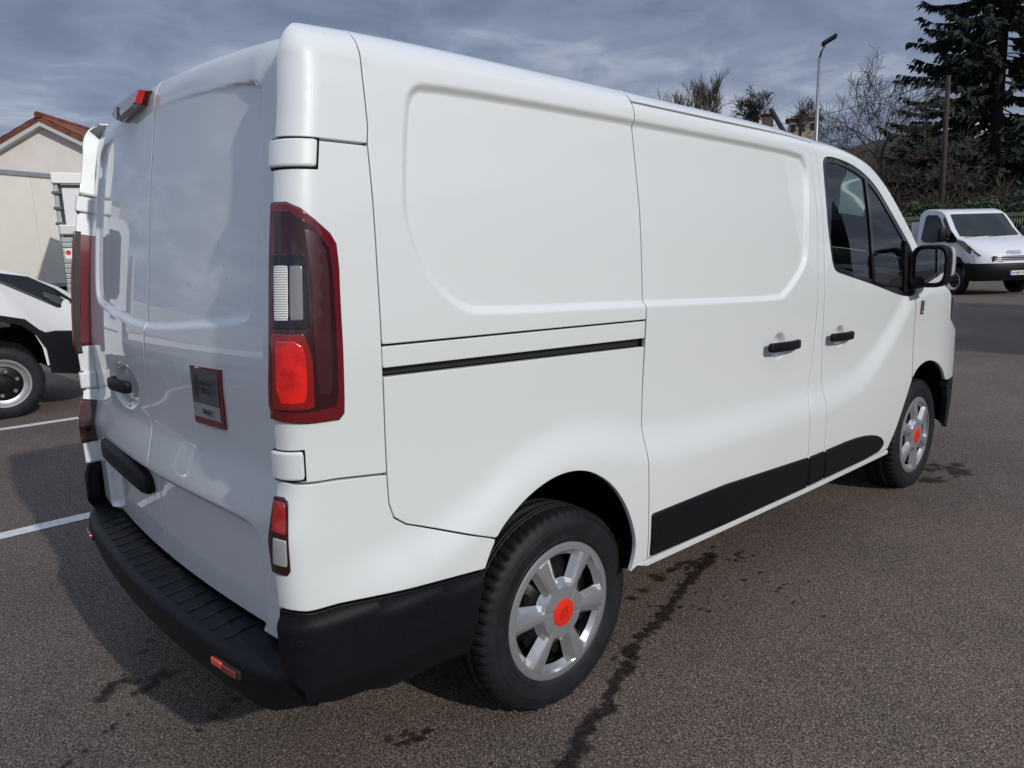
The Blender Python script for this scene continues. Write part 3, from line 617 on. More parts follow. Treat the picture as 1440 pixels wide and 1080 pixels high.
# rear edge of roof between the door tops and the roof sheet
ys = np.linspace(-.80, .80, 40); tp = PR(ys, np.full(40, 2.035))+np.array([.004, 0, -.001])
rows = []
for k in range(7):
    s = k/6; row = []
    for i, y in enumerate(ys):
        ze = float(P(-.60, vtop(-.60))[2])+crn(-.60)*(1-(y/.807)**2); row.append((tp[i, 0]*(1-s)+-.595*s, y, tp[i, 2]*(1-s)+ze*s-.002))
    rows += row
mesh_obj('roof_rear_edge', rows, [(k*40+i, k*40+i+1, (k+1)*40+i+1, (k+1)*40+i) for k in range(6) for i in range(39)], M_WHITE, van, smooth=True)

def droplets(name, parent, y0, y1, z0, z1, n, seed):
    r = random.Random(seed); V = []; F = []
    for _ in range(n):
        y = r.uniform(y0, y1); z = r.uniform(z0, z1)
        if r.random() < .45: y = r.choice((y0+.12, y0+.3, y1-.25))+r.gauss(0, .012)
        q = r.uniform(.0010, .0026); c = PR(np.array([y]), np.array([z]))[0]; b0 = len(V)
        V.append((c[0]-q*.8, y, z)); 
        for k in range(7):
            t = 6.2832*k/7; V.append((c[0]+.0003, y+q*math.cos(t), z+q*1.25*math.sin(t)))
        F += [(b0, b0+1+(k+1) % 7, b0+1+k) for k in range(7)]
    o = mesh_obj(name, V, F, principled('water_drop', (.62, .66, .68), .02, 0, 1., .0), parent, smooth=True); o['kind'] = 'stuff'; return o
droplets('water_droplets', rd_r, -.80, -.05, .56, 1.85, 330, 1); droplets('water_droplets', rd_l, .06, .70, .56, .80, 160, 2)
def rp(y, z, o=0.): 
    p = PR(np.array([y]), np.array([z]))[0]; return Vector((p[0]-o, p[1], p[2]))
# badge plate on right rear door: white on red frame
def rear_plate(name, pts, mat, parent, o, t=.003):
    f = [rp(y, z, o+t) for y, z in pts]; b = [rp(y, z, o) for y, z in pts]; n = len(pts)
    return mesh_obj(name, f+b, [tuple(range(n))]+[(i, i+n, (i+1) % n+n, (i+1) % n) for i in range(n)], mat, parent)
badge = rear_plate('badge', [(-.365, 1.036), (-.365, 1.197), (-.548, 1.200), (-.544, 1.039)], M_BADGE, rd_r, -.002, .010)
rear_plate('badge_plate', [(-.371, 1.098), (-.371, 1.191), (-.537, 1.194), (-.534, 1.100)], M_BADGEGREY, badge, .0085, .001)
rear_plate('badge_plate', [(-.371, 1.056), (-.371, 1.0955), (-.533, 1.0975), (-.532, 1.058)], M_BADGELIGHT, badge, .0085, .001)
bo = rp(-.45, 1.14)
def rM(y, z, o): return frame(rp(y, z, o), (0, -1, 0), (0, 0, 1), (-1, 0, 0))
text_mesh('lettering', 'RENAULT', .0195, M_INK, badge, rM(-.430, 1.151, .0105), bold=.0002)
text_mesh('lettering', 'TRUCKS', .0195, M_INK, badge, rM(-.430, 1.128, .0105), bold=.0002)
text_mesh('lettering', 'TRAFIC', .021, M_INK, badge, rM(-.428, 1.069, .0105))
def diamond(cy_, cz_, w, h, th, o):
    Vt = []; 
    for sc in (1, 1-th): Vt += [rp(cy_, cz_+h*sc, o), rp(cy_-w*sc, cz_, o), rp(cy_, cz_-h*sc, o), rp(cy_+w*sc, cz_, o)]
    return Vt, [(i, (i+1) % 4, (i+1) % 4+4, i+4) for i in range(4)]
dm = MB(); dm.add(*diamond(-.402, 1.145, .020, .036, .30, .0105)); dm.add(*diamond(-.402, 1.145, .0085, .0155, .5, .0105)); dm.build('diamond_emblem', M_INK, badge)
# handle and number-plate lamp bar on the left door
def rr_bar(name, path, mat, parent, hz, th, n=8):
    """rounded bar along (y,z,offset) stations"""
    V = []; F = []; m = 12
    for (y, z, o, sc) in path:
        c0 = rp(y, z, 0)
        for k in range(m):
            t = 2*math.pi*k/m; a, b = math.cos(t), math.sin(t); a = math.copysign(abs(a)**.5, a); b = math.copysign(abs(b)**.5, b)
            V.append((c0.x-o-th*sc*a, y, z+hz*sc*b))
    for i in range(len(path)-1):
        for k in range(m): F.append((i*m+k, i*m+(k+1) % m, (i+1)*m+(k+1) % m, (i+1)*m+k))
    F += [tuple(range(m)), tuple((len(path)-1)*m+k for k in range(m-1, -1, -1))]
    o_ = MB().add(V, F).build(name, mat, parent, angle=40); return o_
rr_bar('handle', [(.22, 1.062, .038, .5), (.225, 1.062, .04, .9), (.24, 1.062, .042, 1), (.33, 1.06, .05, 1), (.42, 1.055, .05, 1), (.47, 1.052, .035, 1), (.495, 1.05, .01, 1), (.50, 1.05, -.02, 1)], M_BLACKPL, rd_l, .021, .012)
rr_bar('number_plate_lamp_bar', [(.075, .748, .008, .3), (.085, .752, .014, .75), (.11, .762, .020, .95), (.2, .775, .026, 1), (.35, .785, .030, 1), (.5, .785, .030, 1), (.62, .780, .026, 1), (.68, .775, .018, .9), (.70, .772, .008, .5)], M_BLACKPL, rd_l, .038, .022)
# high brake lamp
bl = MB()
def bq(y0, y1, z0, z1, o0, o1):
    return None
def wedge(mb, top, bot, o_t, o_b):
    n = len(top); f = [rp(y, z, o_t) for y, z in top]; g = [rp(y, z, o_b) for y, z in bot]
    mb.add(f+g, [tuple(range(n))]+[(i, i+n, (i+1) % n+n, (i+1) % n) for i in range(n)])
w1 = [(.085, 1.955), (.11, 1.915), (.33, 1.905), (.385, 1.935), (.36, 1.972), (.12, 1.975)]
w0 = [(.075, 1.958), (.10, 1.908), (.34, 1.898), (.40, 1.935), (.37, 1.980), (.11, 1.982)]
wedge(bl, w1, w0, .036, -.004)
hb = bl.build('high_brake_lamp', M_REDDARK, rd_l)
b2 = MB(); wedge(b2, [(.083, 1.957), (.093, 1.918), (.125, 1.916), (.118, 1.968)], [(.077, 1.958), (.09, 1.912), (.125, 1.910), (.118, 1.974)], .0385, .02); b2.build('brake_lens', principled('red_stop_lens', (.5, .02, .015), .2, 0, 1.), hb)
b3 = MB(); wedge(b3, [(.30, 1.912), (.345, 1.912), (.388, 1.936), (.365, 1.966), (.33, 1.95)], [(.30, 1.902), (.345, 1.900), (.402, 1.936), (.37, 1.975), (.33, 1.95)], .040, .01); b3.build('camera_housing', M_GLOSSBLK, hb)

# ---------------------------------------------------------------- rear bumper
path = [(-.900, -.925), (-.922, -.905), (-.942, -.878), (-.960, -.845), (-.978, -.80), (-.995, -.73), (-1.012, -.6), (-1.026, -.4), (-1.036, -.2), (-1.04, 0)]
path = [(x, y) for x, y in path]+[(x, -y) for x, y in path[:-1][::-1]]
path = chaikin(path, 1, closed=False)
secs = []; m = 0
for i, (x, y) in enumerate(path):
    d = path[min(i+1, len(path)-1)]-path[max(i-1, 0)]; d = d/np.hypot(*d); n = np.array([-d[1], d[0]]); n = n if n@(np.array([x, y])-np.array([0, 0])) > 0 else -n
    e_ = min(1, max(0, (abs(y)-.78)/.12)); eb = .035*min(1, max(0, (abs(y)-.80)/.10))
    pr = [(-.125*(1-e_)-.03*e_, .503), (-.03, .494), (-.012, .489), (-.004, .482), (0, .470), (0, .45), (-.005, .42), (-.016, .372), (-.030, .358), (-.10, .352)]
    secs.append([(x+n[0]*o, y+n[1]*o, z+(eb if z < .4 else 0)) for o, z in pr]); m = len(pr)
V = [p for s in secs for p in s]; F = [(i*m+j, i*m+j+1, (i+1)*m+j+1, (i+1)*m+j) for i in range(len(secs)-1) for j in range(m-1)]
rb = MB().add(V, F).build('rear_bumper', M_BLACKPL, van, angle=35)
M_RIB = principled('ridge_plastic', (.008, .0085, .010), .7, spec=.25)
rib = MB().box((0, 0, 0), (.105, .007, .005), bev=.002).build('tread_rib', M_RIB, rb); rib0 = rib
for i, y in enumerate(np.linspace(-.60, .62, 17)):
    r_ = rib0 if i == 0 else rib0.copy()
    if i: COL.objects.link(r_)
    xo = float(np.interp(abs(y), [0, .2, .4, .6, .73], [-1.04, -1.036, -1.026, -1.012, -.995]))
    r_.parent = rb; r_.location = (xo+.080, float(y), .5005); r_.rotation_euler = (0, rad(-4.5), 0)
for s in (-1, 1):
    mb = MB(); mb.box((-1.0055, s*.665, .449), (.012, .125, .026), rz=s*rad(-7.5), bev=.003); rf = mb.build('reflector_recess', M_SEAL, rb)
    mb = MB(); mb.box((-1.0165, s*.628, .452), (.010, .05, .018), rz=s*rad(-7), bev=.002); mb.build('reflector', principled('orange_reflector', (.85, .09, .03), .25, 0, 1.) if s < 0 else principled('dark_reflector', (.22, .02, .015), .25, 0, 1.), rf)
    mb = MB(); mb.box((-1.0085, s*.688, .450), (.010, .06, .018), rz=s*rad(-9), bev=.002); mb.build('reflector', principled('dark_reflector', (.22, .02, .015), .25, 0, 1.), rf)
# ---------------------------------------------------------------- handles on the flank
def sp3(x, z, o): 
    p = P(np.array([x]), np.array([z]))[0]; return Vector((p[0], p[1]-o, p[2]))
def side_handle(x0, x1, z, parent, mir):
    V = []; F = []; m = 12; W0 = Wside(np.array([x0-.03]), np.array([z]))[0]; st = []
    for (f_, o, sc) in ((0, .026, .5), (.015, .028, .85), (.06, .030, 1), (.3, .034, 1), (.6, .034, 1), (.8, .030, .97), (.93, .020, .9), (1.0, .002, .85)):
        x = x0+(x1-x0)*f_
        for k in range(m):
            t = 2*math.pi*k/m; a, b = math.cos(t), math.sin(t); a = math.copysign(abs(a)**.45, a); b = math.copysign(abs(b)**.45, b)
            V.append((x, (-(W0+o)-.010*sc*a)*(-1 if mir else 1), z+.020*sc*b-.010*f_))
    n = 8
    for i in range(n-1):
        for k in range(m): F.append((i*m+k, i*m+(k+1) % m, (i+1)*m+(k+1) % m, (i+1)*m+k))
    F += [tuple(range(m)), tuple((n-1)*m+k for k in range(m-1, -1, -1))]
    MB().add(V, F).build('handle', M_BLACKPL, parent, angle=40)
for mir, a, b in ((False, sdoor, cdoor), (True, sdoor_l, cdoor_l)):
    side_handle(1.155, 1.44, 1.062, a, mir); side_handle(1.715, 1.975, 1.048, b, mir)
# wing badge
for mir, w in ((False, wing_r), (True, wing_l)):
    bd = panel('wing_badge', [(2.785, 1.072), (2.830, 1.068), (2.830, 1.145), (2.785, 1.148)], P, M_BADGE, w, off=.004, rnd=.002, gap=0, grid=.02, mirror=mir)
    panel('badge_plate', [(2.790, 1.092), (2.826, 1.089), (2.826, 1.140), (2.790, 1.143)], P, M_BADGEGREY, bd, off=.0055, rnd=.001, gap=0, grid=.02, depth=.003, mirror=mir)
    panel('badge_plate', [(2.790, 1.080), (2.826, 1.078), (2.826, 1.086), (2.790, 1.088)], P, M_BADGELIGHT, bd, off=.0055, rnd=.001, gap=0, grid=.02, depth=.003, mirror=mir)
# ---------------------------------------------------------------- door mirrors
def loft_x(name, secs, mat, parent, ex=4., m=28, caps=True, sy=1):
    V = []; F = []
    for (x, cy_, cz_, hy, hz) in secs:
        for k in range(m):
            t = 2*math.pi*k/m; a, b = math.cos(t), math.sin(t)
            V.append((x, sy*(cy_+hy*math.copysign(abs(a)**(2/ex), a)), cz_+hz*math.copysign(abs(b)**(2/ex), b)))
    for i in range(len(secs)-1):
        for k in range(m): F.append((i*m+k, i*m+(k+1) % m, (i+1)*m+(k+1) % m, (i+1)*m+k))
    if caps: F += [tuple(range(m)), tuple((len(secs)-1)*m+k for k in range(m-1, -1, -1))]
    return MB().add(V, F).build(name, mat, parent, angle=35)
M_MIRROR = principled('mirror_glass', (.85, .88, .86), .02, 1.)
for sy, dr in ((1, cdoor), (-1, cdoor_l)):
    hs = loft_x('door_mirror', [(2.667, -1.045, 1.336, .074, .093), (2.655, -1.045, 1.336, .077, .097), (2.645, -1.045, 1.336, .086, .106), (2.655, -1.045, 1.337, .090, .111), (2.70, -1.045, 1.338, .090, .111), (2.76, -1.043, 1.338, .089, .108)], M_BLACKPL, dr, sy=sy)
    loft_x('mirror_cap', [(2.715, -1.0465, 1.352, .0925, .099), (2.78, -1.043, 1.352, .090, .096), (2.82, -1.038, 1.348, .080, .086), (2.85, -1.033, 1.345, .06, .066), (2.862, -1.031, 1.343, .03, .035)], M_WHITE, hs, sy=sy)
    loft_x('mirror_glass', [(2.664, -1.045, 1.338, .069, .088), (2.6665, -1.045, 1.338, .069, .088)], M_MIRROR, hs, sy=sy)
    arm = MB(); arm.tube([(2.67, sy*-.95, 1.245), (2.70, sy*-1.01, 1.262)], [.035, .04], 10); arm.build('mirror_arm', M_BLACKPL, hs, angle=40)

# ---------------------------------------------------------------- cab interior
mb = MB(); mb.box((1.66, 0, 1.1), (.03, 1.74, 1.5)); mb.build('bulkhead', M_TRIMIN, van)
mb = MB(); mb.prism([(2.55, .75), (3.0, .75), (2.98, 1.20), (2.78, 1.22), (2.62, 1.12), (2.55, .95)], 'y', -.86, .86); mb.build('dashboard', M_TRIMIN, van)
mb = MB(); mb.box((2.3, 0, .62), (1.4, 1.74, .05)); mb.build('cab_floor', M_DARK, van)
def seat(y):
    mb = MB(); mb.box((2.08, y, .98), (.52, .5, .16), bev=.05); s = mb.build('seat', M_SEATS, van, angle=40)
    mb = MB(); mb.prism([(1.78, 1.0), (1.93, 1.0), (1.84, 1.62), (1.73, 1.62)], 'y', y-.23, y+.23); mb.build('backrest', M_SEATS, s)
    mb = MB(); mb.box((1.76, y, 1.73), (.09, .26, .18), bev=.04); mb.build('headrest', M_SEATS, s, angle=40)
seat(.45); seat(-.25); seat(-.62)
mb = MB(); pr_ = [(.185+.016*math.cos(t), .016*math.sin(t)) for t in np.linspace(0, 6.283, 9)[:-1]]
mb.lathe(pr_, 32, 'x', (2.48, .45, 1.18), close=True); mb.tube([(2.48, .45, 1.18), (2.62, .45, 1.1)], .03, 8); mb.build('steering_wheel', M_TRIMIN, van, angle=50)
mb = MB(); mb.box((2.72, -.35, 1.235), (.21, .15, .003)); mb.build('paper_sheet', principled('paper', (.75, .8, .76), .8), van)
# underbody
mb = MB(); mb.box((1.65, 0, .42), (4.9, 1.2, .16)); mb.box((1.39, 0, .42), (2.2, 1.78, .12)); mb.box((-.66, 0, .45), (.42, 1.70, .14)); mb.build('underbody', M_DARK, van)
for (cx_, rr_) in ((-.03, .40), (3.03, .41)):
    for s in (-1, 1):
        mb = MB(); n = 26; V = []; F = []
        for i in range(n):
            t = math.pi*(.02+.96*i/(n-1))
            for yy in (.945, .60): V.append((cx_+rr_*math.cos(t), s*(yy if yy < .9 else .925), .40+rr_*math.sin(t)*1.0))
        F = [(2*i, 2*i+1, 2*i+3, 2*i+2) for i in range(n-1)]
        b0 = len(V); V += [(cx_, s*.60, .40)]; F += [(2*i+1, b0, 2*i+3) for i in range(n-1)]
        mb.add(V, F); mb.build('wheel_liner', M_DARK, van)
# ---------------------------------------------------------------- wheels
def tyre_mesh(R, w, rim_r, zc, n=180):
    """about y axis; outer sidewall at y=-w/2; flattened at the bottom"""
    hw = w/2
    prof = [(rim_r-.012, -hw+.030), (rim_r, -hw+.016), (rim_r+.010, -hw+.008), (rim_r+.022, -hw+.0045), (rim_r+.024, -hw+.0062), (rim_r+.045, -hw+.001), (rim_r+.062, -hw+.0), (rim_r+.064, -hw+.0022), (rim_r+.078, -hw+.004), (R-.027, -hw+.009), (R-.025, -hw+.0065), (R-.012, -hw+.014), (R-.006, -hw+.020), (R-.0025, -hw+.030),
            (R, -hw+.044), (R, -hw+.058), (R-.006, -hw+.060), (R-.006, -hw+.067), (R+.001, -hw+.069), (R+.002, -.012), (R-.005, -.010), (R-.005, -.002), (R+.002, 0)]
    prof = prof+[(r, -h) for r, h in prof[::-1][1:]]
    V = []; F = []; m = len(prof); sh = {9, 10, 11, 12, 13, 14, 15}; sh |= {m-1-i for i in sh}
    for k in range(n):
        t = 2*math.pi*k/n; g = (k % 3 == 0)
        for j, (r, h) in enumerate(prof):
            rr_ = r-(.009 if (g and j in (12, 13, 14)) or (g and j in (m-13, m-14, m-15)) else .005 if g and j in (11, 15) else 0)
            x, z = rr_*math.cos(t), rr_*math.sin(t)
            if z < -zc+.003:
                z = -zc+.003; h = h*(1+.05)
            V.append((x, h, z))
    for k in range(n):
        k2 = (k+1) % n
        for j in range(m-1): F.append((k*m+j, k*m+j+1, k2*m+j+1, k2*m+j))
    return V, F
def wheel_cover():
    """six-spoke faceted cover about the y axis, face towards -y, outer radius .234"""
    rs = [.046, .060, .075, .086, .096, .110, .130, .150, .168, .186, .203, .207, .213, .220, .227, .231, .2335, .234]
    V = []; F = []; NT = 6*14
    def hw(r): return .017+.125*max(0, r-.080)
    def dish(r): return float(np.interp(r, [0, .05, .08, .19, .208, .224, .231, .234], [-.010, -.010, -.008, -.004, -.001, 0, .003, .012]))
    for r in rs:
        half = math.radians(30); a1 = min(math.asin(min(1, hw(r)/r)), half*.80); a2 = min(math.asin(min(1, (hw(r)+.016)/r)), half*.92)
        pos = [0, a1*.5, a1, a2, a2+(half-a2)*.35, a2+(half-a2)*.7, half]
        seq = pos+[2*half-p for p in pos[::-1][1:-1]]+[2*half-a1*.5][:0]
        seq = [0, a1*.55, a1, a2, a2+(half-a2)*.35, a2+(half-a2)*.7, half]; seq = seq+[2*half-p for p in seq[1:6][::-1]]+[]
        seq = seq+[2*half*.9999999][:0]
        inwin = .095 < r < .206
        for k in range(6):
            for q, a in enumerate(seq):
                d = dish(r); b = min(q, 12-q)
                dep = 0.
                if inwin:
                    ramp = min(1, (r-.088)/.016)*min(1, (.212-r)/.022); dep = {0: -.002, 1: -.001, 2: .004}.get(b, .024 if b == 3 else .026)*(ramp if b > 2 else 1)
                elif b in (0,): dep = 0
                if q > 6 and b == 1 and r < .19: dep += .002
                if q > 6 and b == 2 and inwin: dep += .004
                t = k*2*half+a; V.append((r*math.cos(t), d+dep, r*math.sin(t)))
    m = 72
    assert len(V) == m*len(rs)
    for i in range(len(rs)-1):
        rm = .5*(rs[i]+rs[i+1])
        for k in range(m):
            q = k % 12; b = q if q < 6 else 11-q
            if .109 < rm < .187 and b >= 3: continue
            k2 = (k+1) % m; F.append((i*m+k, i*m+k2, (i+1)*m+k2, (i+1)*m+k))
    b0 = len(V); i = len(rs)-1
    for k in range(m):
        v = V[i*m+k]; V.append((v[0]*.985, .05, v[2]*.985))
    for k in range(m): F.append((i*m+k, i*m+(k+1) % m, b0+(k+1) % m, b0+k))
    return V, F
HZ = .3137; HY = -.886
def build_wheel(x, sy, rot):
    w = empty('wheel', (x, sy*(-HY-.098)*1.0 if False else -sy*(abs(HY)-.097), HZ)); w.parent = van
    w.rotation_euler = (0, 0, 0 if sy > 0 else math.pi)
    V, F = tyre_mesh(.340, .216, .226, HZ); ty = MB().add(V, F).build('tyre', M_TYRE, w, angle=38)
    V, F = wheel_cover(); Rm = Matrix.Rotation(rot, 3, 'Y'); V = [Rm@Vector(v)+Vector((0, -.1005, 0)) for v in V]
    cv = MB().add(V, F).build('wheel_cover', M_SILVER, w, angle=14)
    mb = MB(); mb.lathe([(.0, -.1145), (.040, -.1145), (.046, -.112), (.048, -.107), (.048, -.08)], 40); mb.build('centre_cap', M_REDCAP, w, angle=35)
    em = MB(); e_m = Matrix.Rotation(rad(45), 3, 'Y')
    def ring(wd, hg, th):
        vv = []
        for sc in (1, 1-th): vv += [(0, 0, hg*sc), (wd*sc, 0, 0), (0, 0, -hg*sc), (-wd*sc, 0, 0)]
        vv = [e_m@Vector(v) for v in vv]; vv = [(v[0], -.1152, v[2]) for v in vv]
        em.add(vv, [(i, (i+1) % 4, (i+1) % 4+4, i+4) for i in range(4)])
    ring(.019, .027, .22); ring(.010, .015, .3); em.build('emblem', principled('cap_emblem', (.42, .02, .015), .3, .2), w)
    mb = MB(); mb.lathe([(.0, -.05), (.07, -.052), (.09, -.075), (.12, -.078), (.15, -.06), (.17, -.04), (.205, -.035), (.222, -.06), (.228, -.082)], 48)
    for k in range(5):
        t = 2*math.pi*k/5; mb.tube([(.062*math.cos(t), -.09, .062*math.sin(t)), (.062*math.cos(t), -.04, .062*math.sin(t))], .012, 6)
    for k in range(12):
        t = 2*math.pi*k/12; mb.tube([(.145*math.cos(t), -.062, .145*math.sin(t)), (.145*math.cos(t), -.07, .145*math.sin(t))], [.018, .015], 10)
    mb.build('steel_wheel', M_STEELBLK, w, angle=40)
    pl = MB(); pl.lathe([(.3428, -.031), (.3428, -.0292)], 120); pl.build('tread_line', M_YELLOW, w)
    return w
for (x, rot) in ((0, rad(7)), (3.098, rad(24))):
    for sy in (1, -1): build_wheel(x, sy, rot)

# ================================================================ BACKGROUND
CAM = Vector((-1.6265, -2.46575, 0))
def pol(az, d, z=0.): return (CAM.x+d*math.cos(rad(az)), CAM.y+d*math.sin(rad(az)), z)
M_RIMSTEEL = principled('steel_rim', (.55, .56, .57), .3, .7)
M_VWHITE = principled('truck_white', (.72, .735, .74), .4, 0, .8, .05)
M_VGLASS = principled('dark_glass', (.012, .016, .017), .03, 0, 0, spec=.45)
def simple_wheel(parent, x, y, z, R=.345, w=.20, side=-1):
    """side=-1 : face towards -y"""
    e_ = empty('wheel', (x, y, z)); e_.parent = parent; e_.rotation_euler = (0, 0, 0 if side < 0 else math.pi)
    mb = MB(); h = w/2
    mb.lathe([(R*.64, -h+.03), (R*.66, -h+.01), (R*.80, -h), (R*.93, -h+.012), (R*.985, -h+.03), (R, -h+.05), (R, h-.05), (R*.985, h-.03), (R*.93, h-.012), (R*.66, h)], 48); mb.build('tyre', M_TYRE, e_, angle=35)
    mb = MB(); mb.lathe([(R*.665, -h+.012), (R*.65, -h+.002), (R*.60, -h+.004), (R*.575, -h+.018), (R*.50, -h+.034), (R*.47, -h+.036)], 40); mb.build('rim', M_RIMSTEEL, e_, angle=50)
    mb = MB(); mb.lathe([(R*.49, -h+.05), (R*.465, -h+.034), (R*.42, -h+.025), (R*.24, -h+.02), (R*.20, -h-.005), (.0, -h-.012)], 36); mb.build('wheel_disc', M_STEELBLK, e_, angle=40)
    for k in range(6):
        t = 2*math.pi*k/6+.3; mb = MB(); mb.tube([(R*.33*math.cos(t), -h+.03, R*.33*math.sin(t)), (R*.33*math.cos(t), -h+.002, R*.33*math.sin(t))], [.022, .017], 8); mb.build('wheel_bolt', principled('bolt_grey', (.3, .3, .31), .4, .8), e_)
    return e_
def hull_hw(z): return float(np.interp(z, [.3, .6, 1.1, 1.4, 1.9, 2.25], [.97, 1.0, 1.0, .985, .915, .85]))
def hullpt(x, z, s, out=0.):
    k = min(1, max(0, (x-.25)/.7)); wx = -(.26*k)*abs(s)**4 if True else 0
    b = min(1, max(0, (z-1.38)/.3))*min(1, max(0, (x+1.0)/.3)); wx -= .10*b*s*s
    y = s*(hull_hw(z)+out)
    return Vector((x+wx+out*k*(1-abs(s)**4), y, z+out*(.5 if z > 1 else 0)))
def hull(mb, prof, st=(-1, -.965, -.85, -.6, -.3, 0, .3, .6, .85, .965, 1), out=0., shrink=.03):
    c = np.mean(np.array(prof), 0); n = len(prof); V = []
    for s in st:
        for (x, z) in prof:
            if abs(s) == 1:
                d = np.array([x, z])-c; L_ = np.hypot(*d); x2, z2 = np.array([x, z])-d/L_*shrink
            else: x2, z2 = x, z
            V.append(hullpt(x2, z2, s if abs(s) < 1 else s, out))
    F = [(a*n+i, a*n+(i+1) % n, (a+1)*n+(i+1) % n, (a+1)*n+i) for a in range(len(st)-1) for i in range(n)]
    F += [tuple(range(n)), tuple((len(st)-1)*n+i for i in range(n-1, -1, -1))]
    return mb.add(V, F)
PROF = [(.80, .42), (.92, .46), (.97, .60), (.965, .80), (.93, .97), (.85, 1.10), (.64, 1.24), (.36, 1.36), (.08, 1.44), (0, 1.47), (-.16, 1.68), (-.33, 1.90), (-.47, 2.06), (-.62, 2.15), (-.88, 2.205), (-1.3, 2.22), (-1.44, 2.20), (-1.53, 2.12), (-1.55, 2.0), (-1.55, .55), (-.52, .47), (-.49, .62), (-.40, .78), (-.28, .88), (-.12, .94), (.05, .94), (.22, .89), (.35, .79), (.44, .64), (.47, .46)]
def daily(name, label, loc, rz, rear, group=None):
    root = empty(name, loc, rz, label=label, cat='truck')
    mb = MB(); hull(mb, PROF); body = mb.build('cab_body', M_VWHITE, root, angle=38)
    mb = MB(); hull(mb, [(.80, .36), (.93, .39), (.99, .56), (.985, .73), (.96, .80), (.60, .82), (.38, .80), (.45, .64), (.48, .40)], out=.014, shrink=.015); bum = mb.build('front_bumper', M_BLACKPL, root, angle=38)
    for s in (-1, 1):
        mb = MB(); ring = [(-.52, .36), (-.545, .62), (-.45, .83), (-.30, .94), (-.12, 1.0), (.05, 1.0), (.24, .95), (.40, .84), (.50, .80), (.45, .66), (.35, .79), (.22, .89), (.05, .94), (-.12, .94), (-.28, .88), (-.40, .78), (-.49, .62), (-.50, .36)]
        V = [hullpt(x, z, s, .012) for x, z in ring]; mb.add(V, [tuple(range(len(ring)))]); mb.build('wheel_arch_trim', M_BLACKPL, root)
        # side window, wiper-side triangle and mirror
        sw = [(-.28, 1.44), (-.44, 1.72), (-.62, 1.96), (-.78, 2.05), (-1.22, 2.07), (-1.29, 2.01), (-1.31, 1.44), (-1.22, 1.36), (-.9, 1.33), (-.55, 1.35)]
        mb = MB(); mb.add([hullpt(x, z, s, .005) for x, z in sw], [tuple(range(len(sw)))]); mb.build('side_window', M_VGLASS, root)
        sw2 = [(.06, 1.42), (-.16, 1.66), (-.46, 2.00), (-.50, 1.92), (-.27, 1.50), (-.34, 1.32), (-.05, 1.32)]
        mb = MB(); mb.add([hullpt(x, z, s, .007) for x, z in sw2], [tuple(range(len(sw2)))]); mb.build('window_pillar', M_GLOSSBLK, root)
        mb = MB(); mb.box((-.28, s*1.16, 1.53), (.14, .22, .36), bev=.05); mb.tube([(-.25, s*.98, 1.36), (-.27, s*1.1, 1.40)], .03, 8); mb.tube([(-.25, s*.98, 1.45), (-.27, s*1.1, 1.60)], .02, 8); mb.build('door_mirror', M_BLACKPL, root, angle=40)
        def lpt(x, z, q, o): p = hullpt(x, z, s*q); return Vector((p.x+.6*o, p.y+s*.8*o, p.z+.25*o))
        hl_o = [(-.12, 1.42), (.30, 1.34), (.62, 1.215), (.84, 1.06), (.90, .985), (.80, .975), (.62, 1.03), (.40, 1.14), (.10, 1.29), (-.12, 1.37)]
        ss = [.99, .99, .975, .92, .86, .89, .965, .985, .99, .99]; n = len(ss)
        mb = MB(); f = [lpt(x, z, q, .050) for (x, z), q in zip(hl_o, ss)]; g = [lpt(x, z, q, -.03) for (x, z), q in zip(hl_o, ss)]
        V_ = f+g; F_ = [(i, i+1, n-2-i, n-1-i) for i in range(n//2-1)]+[(i, i+n, (i+1) % n+n, (i+1) % n) for i in range(n)]
        mb.add(V_, F_); hl = mb.build('headlamp', principled('black_headlamp', (.015, .016, .018), .06, 0, 1., .01), root)
        hi = [(.46, 1.19), (.66, 1.13), (.80, 1.04), (.76, 1.01), (.60, 1.07), (.45, 1.15)]; hq = (.985, .97, .93, .92, .965, .985)
        mb = MB(); mb.add([lpt(x, z, q, .056) for (x, z), q in zip(hi, hq)], [(0, 1, 4, 5), (1, 2, 3, 4)]); mb.build('headlamp_reflector', principled('headlamp_chrome', (.16, .165, .17), .15, .5, 1., .02), hl)
        simple_wheel(root, 0, s*.87, .345, .355, .21, -1 if s < 0 else 1)
        fgl = [(.62, .60), (.80, .62), (.84, .56), (.70, .53)]
        mb = MB(); mb.add([hullpt(x, z, s*q, .03) for (x, z), q in zip(fgl, (.97, .93, .92, .95))], [tuple(range(4))]); mb.build('fog_lamp', M_CLEAR, root)
        mb = MB(); mb.tube([hullpt(-.8, 1.0, s, .004), hullpt(-1.4, 1.0, s, .004)], .012, 6); mb.build('door_crease', M_VWHITE, root)
        mb = MB(); mb.box((-1.25, s*1.005, 1.16), (.2, .04, .045), bev=.012); mb.build('door_handle', M_BLACKPL, root)
    ws = MB(); V = []; st = np.linspace(-.86, .86, 13); rows = [(.0, 1.475), (-.16, 1.68), (-.32, 1.885), (-.46, 2.045)]
    for x, z in rows:
        for s in st: p = hullpt(x, z, float(s), .006); V.append((p.x+.012, p.y, p.z+.012))
    ws.add(V, [(i*13+j, i*13+j+1, (i+1)*13+j+1, (i+1)*13+j) for i in range(3) for j in range(12)]); wsc = ws.build('windscreen', M_GLASS2, root, smooth=True)
    mb = MB(); mb.tube([hullpt(.05, 1.44, -.1, .03), hullpt(-.02, 1.47, .62, .03)], .012, 6); mb.tube([hullpt(.05, 1.44, -.75, .03), hullpt(-.02, 1.47, -.02, .03)], .012, 6); mb.build('wipers', M_SEAL, wsc)
